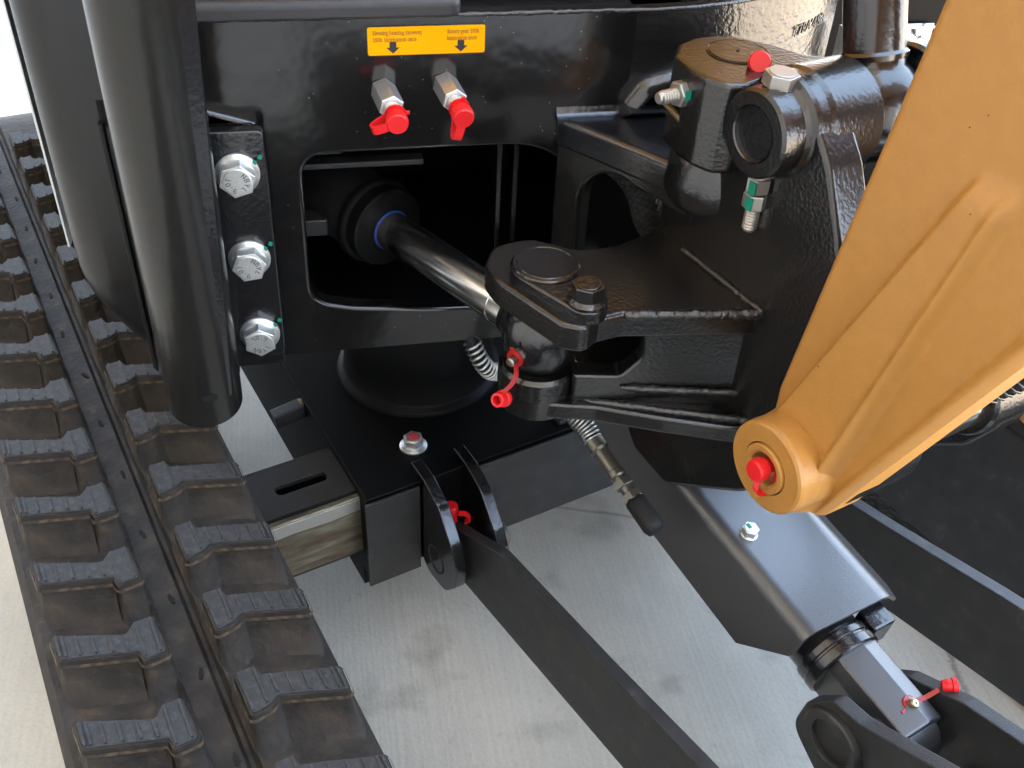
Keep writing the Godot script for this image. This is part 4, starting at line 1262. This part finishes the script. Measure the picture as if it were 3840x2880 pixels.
func build_blade_cylinder() -> void:
	var t := thing("blade_cylinder", "blade lift cylinder under a bent satin black guard with a zinc bolt", "hydraulic cylinder", V(0.278, 0.30, 0.4), FU)
	var slope := 0.12
	var ax := Basis(Vector3(1, 0, 0), Vector3(0, 1, slope).normalized(), Vector3(0, -slope, 1).normalized())
	var G := Transform3D(ax, V(0.278, 0.345, 0.392))         # local z along the cylinder, origin at the guard's lower end
	# bent sheet: profile across, rounded bends, chamfered end corners
	var prof := []
	for p in [[-0.0615, -0.064], [-0.0435, -0.0015], [0.045, -0.0035], [0.080, -0.039]]: prof.append(Vector2(p[0], p[1]))
	var line := []
	line.append(prof[0])
	for c in [[0, 1, 2], [1, 2, 3]]:
		var a: Vector2 = prof[c[1]] + (prof[c[0]] - prof[c[1]]).normalized() * 0.011
		var z: Vector2 = prof[c[1]] + (prof[c[2]] - prof[c[1]]).normalized() * 0.011
		for i in 7:
			var f := i / 6.0
			line.append(a.lerp(prof[c[1]], f).lerp(prof[c[1]].lerp(z, f), f))
	line.append(prof[3])
	var g := MB.new()
	var zb := -0.36
	for i in line.size() - 1:
		var p: Vector2 = line[i]; var q: Vector2 = line[i + 1]
		var n0 := _pn(line, i); var n1 := _pn(line, i + 1)
		var div := 12 if p.distance_to(q) > 0.02 else 1
		for k in div:
			var f0 := float(k) / div; var f1 := float(k + 1) / div
			var a := p.lerp(q, f0); var c := p.lerp(q, f1)
			for s in [0.0, 0.003]:
				g.quad(G * V(a.x - n0.x * s, a.y - n0.y * s, _gz(a)), G * V(c.x - n1.x * s, c.y - n1.y * s, _gz(c)), G * V(c.x - n1.x * s, c.y - n1.y * s, zb), G * V(a.x - n0.x * s, a.y - n0.y * s, zb), G.basis * V(n0.x, n0.y, 0) * (1.0 if s == 0.0 else -1.0), G.basis * V(n1.x, n1.y, 0) * (1.0 if s == 0.0 else -1.0), G.basis * V(n1.x, n1.y, 0) * (1.0 if s == 0.0 else -1.0), G.basis * V(n0.x, n0.y, 0) * (1.0 if s == 0.0 else -1.0))
			g.flat(G * V(a.x, a.y, _gz(a)), G * V(c.x, c.y, _gz(c)), G * V(c.x - n1.x * 0.003, c.y - n1.y * 0.003, _gz(c)), G * V(a.x - n0.x * 0.003, a.y - n0.y * 0.003, _gz(a)), G.basis * V(0, 0, 1))
	var go := part("guard", g, M.guard, t)
	bolt(go, G * V(-0.024, -0.0045, -0.098), G.basis.y, 0.0125, 0.0075, 0.0095, M.zinc, 0.4, "", 0.0025)
	var gp := MB.new()
	gp.box(V(-0.025, 0.0062, -0.1), V(0.003, 0.001, 0.005), 0.0003, G)
	gp.box(V(-0.029, -0.0043, -0.108), V(0.003, 0.0008, 0.006), 0.0003, G)
	part("paint_mark", gp, M.green_paint, go)
	# barrel, head ring, rod block with its eye
	var C := Transform3D(ax, G * V(-0.006, -0.042, 0.0))
	var b := MB.new()
	b.cyl(0.031, -0.36, 0.004, C, 0.001, 40)
	part("barrel", b, M.gloss_plain, t)
	var hd := MB.new()
	hd.lathe([Vector2(0.0, 0.003), Vector2(0.033, 0.003), Vector2(0.0335, 0.005), Vector2(0.0335, 0.010), Vector2(0.0325, 0.011), Vector2(0.0325, 0.0125), Vector2(0.0340, 0.0135), Vector2(0.0340, 0.0205), Vector2(0.0325, 0.022), Vector2(0, 0.022)], C, 56)
	part("head_ring", hd, M.gloss_plain, t)
	var pt := MB.new()
	pt.extrude(rounded(poly([-0.012, 0.0, 0.012, 0.0, 0.012, 0.03, -0.012, 0.03]), [0.003]), 0, 0.02, Transform3D(ax, G * V(0.034, -0.048, -0.004)), 0.003, 0.0, 2)
	part("hose_port", pt, M.gloss_plain, t)
	var rb := MB.new()
	rb.extrude(rounded(poly([-0.022, -0.026, 0.016, -0.026, 0.022, -0.012, 0.022, 0.024, 0.006, 0.029, -0.018, 0.024, -0.022, 0.01]), [0.003]), 0.022, 0.095, C, 0.003, 0.0, 3)
	rb.cyl(0.027, -0.022, 0.022, axis(C * V(0, -0.008, 0.082), Vector3(1, 0, 0)), 0.002, 40)
	part("rod_eye", rb, M.guard, t)
	# brass nipple, cap hanging to the right
	var nd := V(0.12, 0.86, 0.5).normalized()
	var nat := V(0.276, 0.316, 0.463)
	var nx := axis(nat, nd)
	var np := MB.new()
	np.extrude(hex_poly(0.009), -0.006, 0.004, nx, 0.0006, 0.0, 2, 10.0)
	np.lathe([Vector2(0.0030, 0.004), Vector2(0.0030, 0.007), Vector2(0.0037, 0.0075), Vector2(0.0037, 0.0105), Vector2(0.0028, 0.0115), Vector2(0.0010, 0.0115), Vector2(0.0008, 0.0105), Vector2(0, 0.0105)], nx, 24)
	var no := part("grease_nipple", np, M.zinc_gold, t, "brass grease nipple with its red cap pulled off")
	var rs := MB.new()
	rs.lathe([Vector2(0.0034, 0.004), Vector2(0.0068, 0.004), Vector2(0.0068, 0.0058), Vector2(0.0034, 0.0058)], nx, 28)
	strap(rs, spline([nat + nd * 0.005 + V(0.005, 0, 0), nat + nd * 0.006 + V(0.014, 0.0, 0.001), nat + nd * 0.008 + V(0.024, 0.004, 0.002)], 6), V(0, 0.55, -0.83), 0.0035, 0.0014)
	rs.box(V(-0.009, 0, 0.005), V(0.005, 0.0028, 0.0014), 0.0004, nx)
	part("strap", rs, M.red_clear, no)
	var cp := MB.new()
	cp.lathe([Vector2(0, 0), Vector2(0.0045, 0.0), Vector2(0.0055, 0.004), Vector2(0.0055, 0.007), Vector2(0.0068, 0.0075), Vector2(0.0068, 0.0105), Vector2(0.0060, 0.0112), Vector2(0, 0.0112)], axis(nat + nd * 0.008 + V(0.0285, 0.004, 0.001), V(0.75, 0.2, 0.55)), 32)
	part("dust_cap", cp, M.red, no)

func _pn(line: Array, i: int) -> Vector2:
	var e: Vector2 = (line[min(i + 1, line.size() - 1)] - line[max(i - 1, 0)]).normalized()
	return Vector2(-e.y, e.x)
func _gz(p: Vector2) -> float:            # the corners of the sheet are cut off at its lower end
	if p.x < 0.0:
		return -clampf((-p.y - 0.028) / 0.036, 0.0, 1.0) * 0.042
	return -clampf((p.x - 0.062) / 0.018, 0.0, 1.0) * 0.020

# boom foot: a fork of two cast legs; the left one is seen from its side
func build_boom() -> void:
	var t := thing("boom", "yellow painted boom foot, cast leg with raised rib and round boss", "boom", V(0.2, 0.5, 0.36), FU)
	var X0 := 0.200
	var NW := 110; var NS := 90
	var b := MB.new()
	var grid := []
	for w in NW + 1:
		var row := []
		for s in NS + 1:
			row.append(leg_point(float(w) / NW, float(s) / NS, X0))
		grid.append(row)
	var nrm := []
	for w in NW + 1:
		var row := []
		for s in NS + 1:
			var du: Vector3 = grid[min(w + 1, NW)][s] - grid[max(w - 1, 0)][s]
			var dv: Vector3 = grid[w][min(s + 1, NS)] - grid[w][max(s - 1, 0)]
			var nn := du.cross(dv).normalized()
			if nn.x > 0.0: nn = -nn
			row.append(nn)
		nrm.append(row)
	for w in NW:
		for s in NS:
			b.quad(grid[w][s], grid[w + 1][s], grid[w + 1][s + 1], grid[w][s + 1], nrm[w][s], nrm[w + 1][s], nrm[w + 1][s + 1], nrm[w][s + 1])
		for s in [0, NS]:
			var n0 := V(0, 0, -1.0 if s == 0 else 1.0)
			var p: Vector3 = grid[w][s]; var q: Vector3 = grid[w + 1][s]
			b.flat(p, q, V(0.235, q.y, q.z), V(0.235, p.y, p.z), n0)
			n0 = n0
	for w in NW:
		b.flat(V(0.235, grid[w][0].y, grid[w][0].z), V(0.235, grid[w + 1][0].y, grid[w + 1][0].z), V(0.235, grid[w + 1][NS].y, grid[w + 1][NS].z), V(0.235, grid[w][NS].y, grid[w][NS].z), V(1, 0, 0))
	part("leg", b, M.yellow, t, "left leg with a raised tapering rib")
	var bo := MB.new()
	var ba := axis(V(0.170, 0.524, 0.360), Vector3(1, 0, 0))
	bo.lathe([Vector2(0.0182, 0.003), Vector2(0.0188, 0.0), Vector2(0.0305, 0.0), Vector2(0.0322, 0.0012), Vector2(0.0328, 0.004), Vector2(0.0326, 0.018), Vector2(0.0335, 0.026), Vector2(0.0352, 0.034), Vector2(0.0362, 0.043), Vector2(0, 0.043)], ba, 64)
	part("boss", bo, M.yellow, t)
	var pr := MB.new()
	pr.lathe([Vector2(0.0178, 0.006), Vector2(0.0178, -0.0012), Vector2(0.0168, -0.0022), Vector2(0.0140, -0.0022), Vector2(0.0118, -0.0008), Vector2(0.0112, 0.001), Vector2(0.0112, 0.014), Vector2(0, 0.014)], ba, 48)
	part("pin_bush", pr, M.yellow, t)
	var cp := MB.new()
	var cx := axis(V(0.184, 0.526, 0.360), V(-1, 0.06, 0.06))
	cp.lathe([Vector2(0, 0), Vector2(0.0052, 0), Vector2(0.0052, 0.016), Vector2(0.0066, 0.0165), Vector2(0.0072, 0.0175), Vector2(0.0072, 0.0245), Vector2(0.0064, 0.0258), Vector2(0, 0.0258)], cx, 36)
	for i in 30:
		var a := TAU * i / 30.0
		cp.box(Vector3(cos(a) * 0.0072, sin(a) * 0.0072, 0.021), Vector3(0.0007, 0.0007, 0.006), 0.0001, cx)
	strap(cp, spline([V(0.166, 0.520, 0.3615), V(0.162, 0.511, 0.364), V(0.168, 0.508, 0.366), V(0.175, 0.512, 0.366), V(0.177, 0.520, 0.366)], 6), V(0, -0.25, 0.95).normalized(), 0.005, 0.0014)
	part("dust_cap", cp, M.red, t, "red grease cap in the centre of the boss")
	# right leg
	var rl := MB.new()
	rl.extrude(poly([0.33, 0.5, 0.39, 0.49, 0.425, 0.56, 0.47, 0.69, 0.62, 1.05, 0.40, 1.05, 0.345, 0.72, 0.325, 0.56]), 0.405, 0.44, side(), 0.006, 0.006, 3)
	part("leg", rl, M.yellow, t)
	var bx := MB.new()
	bx.extrude(poly([0.36, 0.80, 0.50, 0.80, 0.62, 1.05, 0.40, 1.05]), 0.22, 0.42, side(), 0.002, 0.002, 2)
	part("box_section", bx, M.yellow, t)
	# specks of dirt in the paint
	var rng := RandomNumberGenerator.new(); rng.seed = 77
	var sp := MB.new()
	for i in 8:
		var q := leg_point(rng.randf_range(0.04, 0.6), rng.randf_range(0.1, 0.9), X0)
		sp.ball(rng.randf_range(0.0002, 0.0005), Transform3D(Basis.IDENTITY, q), -1.0, 1.0, 8, 4)
	var so := part("paint_specks", sp, M.speck, t)
	so.set_meta("kind", "stuff")

# side face of the left leg: f = 0 at the boss, 1 at the top; s = 0 front edge, 1 rear edge
func leg_point(f: float, s: float, x0: float) -> Vector3:
	var y0 := lerpf(0.500, 1.10, f)
	var za := 0.3215 + 0.126 * (y0 - 0.53)
	if y0 < 0.55: za = lerpf(0.3255, 0.3240, (y0 - 0.500) / 0.05)
	var zb := 0.393 + 0.44 * (y0 - 0.507)
	var z := lerpf(za, zb, s)
	var y := y0 + (s - 0.5) * -0.02 * (1.0 - f)
	# rib between the two straight creases
	var ra := 0.340 + 0.368 * (y - 0.559)
	var rb := 0.388 + 0.21 * (y - 0.536)
	var h := 0.0
	if y < 0.752:
		var fade := smoothstep(0.0, 0.016, 0.758 - y)
		h = lerpf(0.0115, 0.0055, clampf((y - 0.54) / 0.21, 0.0, 1.0)) * fade * smoothstep(ra - 0.001, ra + 0.004, z) * (1.0 - smoothstep(rb - 0.002, rb + 0.009, z))
		h += lerpf(0.0045, 0.002, clampf((y - 0.54) / 0.21, 0.0, 1.0)) * fade * exp(-pow((z - rb) / 0.0028, 2.0))
	# rounded edges and the raised rear lip
	h += 0.005 * smoothstep(0.90, 0.965, s)
	var e: float = min(s, 1.0 - s) * (zb - za)
	if e < 0.008:
		h -= 0.012 * pow(1.0 - e / 0.008, 2.0)
	return Vector3(x0 - h, y, z)

func build_hoses() -> void:
	# spring guarded hose beside the blade cylinder
	var h := thing("hydraulic_hose", "hose with spring guard and steel end fitting beside the blade cylinder guard", "hydraulic hose", V(0.19, 0.35, 0.19), FU, "hydraulic hoses")
	var p := [V(0.150, 0.42, 0.085), V(0.172, 0.398, 0.112), V(0.188, 0.379, 0.138), V(0.190, 0.369, 0.155)]
	var path := spline(p, 8)
	var a := MB.new(); a.tube(path, [0.0062], 14); part("hose", a, M.matte, h)
	var s := MB.new(); s.tube(helix(path, 0.0078, 26.0), [0.0011], 6, false); part("spring_guard", s, M.zinc, h)
	var q0 := V(0.190, 0.370, 0.153); var q1 := V(0.195, 0.341, 0.247)
	var d := (q1 - q0)
	var ln := d.length()
	var fx := axis(q0, d)
	var f := MB.new()
	f.lathe([Vector2(0.0, 0.0), Vector2(0.0088, 0.0), Vector2(0.0088, 0.010), Vector2(0.0070, 0.012), Vector2(0.0070, 0.034), Vector2(0.0080, 0.035), Vector2(0.0080, 0.040), Vector2(0.0064, 0.042), Vector2(0.0064, 0.066), Vector2(0, 0.066)], fx, 24)
	f.extrude(hex_poly(0.0172), 0.044, 0.052, fx, 0.001, 0.001, 2, 10.0)
	f.extrude(hex_poly(0.0172), 0.058, 0.066, fx, 0.001, 0.001, 2, 10.0)
	part("end_fitting", f, M.dark_steel, h)
	var k := MB.new()
	k.lathe([Vector2(0.0, 0.064), Vector2(0.0085, 0.064), Vector2(0.0096, 0.068), Vector2(0.0096, 0.094), Vector2(0.0075, 0.099), Vector2(0, 0.1)], fx, 28, true)
	part("rubber_sleeve", k, M.matte, h)
	# spring on the left of the rod eye
	var h2 := thing("hydraulic_hose", "short hose in a bright spring guard behind the rod eye", "hydraulic hose", V(0.141, 0.40, 0.0), FW, "hydraulic hoses")
	var path2 := spline([V(0.125, 0.45, -0.02), V(0.133, 0.423, 0.0), V(0.144, 0.400, 0.004), V(0.160, 0.380, -0.012), V(0.20, 0.365, -0.05)], 8)
	var a2 := MB.new(); a2.tube(path2, [0.006], 14); part("hose", a2, M.matte, h2)
	var s2 := MB.new(); s2.tube(helix(path2.slice(7, 33), 0.0076, 24.0), [0.0012], 6, false); part("spring_guard", s2, M.zinc, h2)
	# braided hose under the nose
	var h3 := thing("hydraulic_hose", "thick hose in black woven sleeve curving under the frame nose", "hydraulic hose", V(0.26, 0.58, 0.03), FW, "hydraulic hoses")
	var path3 := spline([V(0.222, 0.60, -0.05), V(0.246, 0.606, 0.018), V(0.260, 0.590, 0.034), V(0.270, 0.563, 0.036), V(0.288, 0.54, 0.04), V(0.31, 0.52, 0.05)], 10)
	var a3 := MB.new(); a3.tube(path3, [0.0125], 24); var ho := part("hose", a3, M.braid, h3)
	var wv := MB.new()
	for k2 in 10:
		for dirn in [1.0, -1.0]:
			var hp := []
			for i in path3.size() * 3:
				var g := i / 3.0
				var i0: int = min(int(g), path3.size() - 2)
				var c: Vector3 = (path3[i0] as Vector3).lerp(path3[i0 + 1], g - i0)
				var tt: Vector3 = (path3[i0 + 1] - path3[i0]).normalized()
				var u := tt.cross(Vector3(0.3, 0.2, 0.9)).normalized()
				var an: float = dirn * g * 0.32 + TAU * k2 / 10.0
				hp.append(c + (u * cos(an) + tt.cross(u) * sin(an)) * 0.0126)
			wv.tube(hp, [0.0007], 4, false)
	part("woven_sleeve", wv, M.matte, ho)
	# ribbed hose guard behind the boom on the right
	var h4 := thing("hydraulic_hose", "ribbed black hose guard running behind the yellow boom", "hydraulic hose", V(0.40, 0.56, 0.4), FU, "hydraulic hoses")
	var path4 := spline([V(0.335, 0.50, 0.352), V(0.352, 0.545, 0.387), V(0.37, 0.585, 0.412), V(0.39, 0.64, 0.445), V(0.40, 0.70, 0.48)], 10)
	var a4 := MB.new(); a4.tube(path4, [0.008], 16); part("hose", a4, M.matte, h4)
	var s4 := MB.new(); s4.tube(helix(path4, 0.0092, 42.0), [0.0014], 6, false); part("spring_guard", s4, M.gloss_plain, h4)
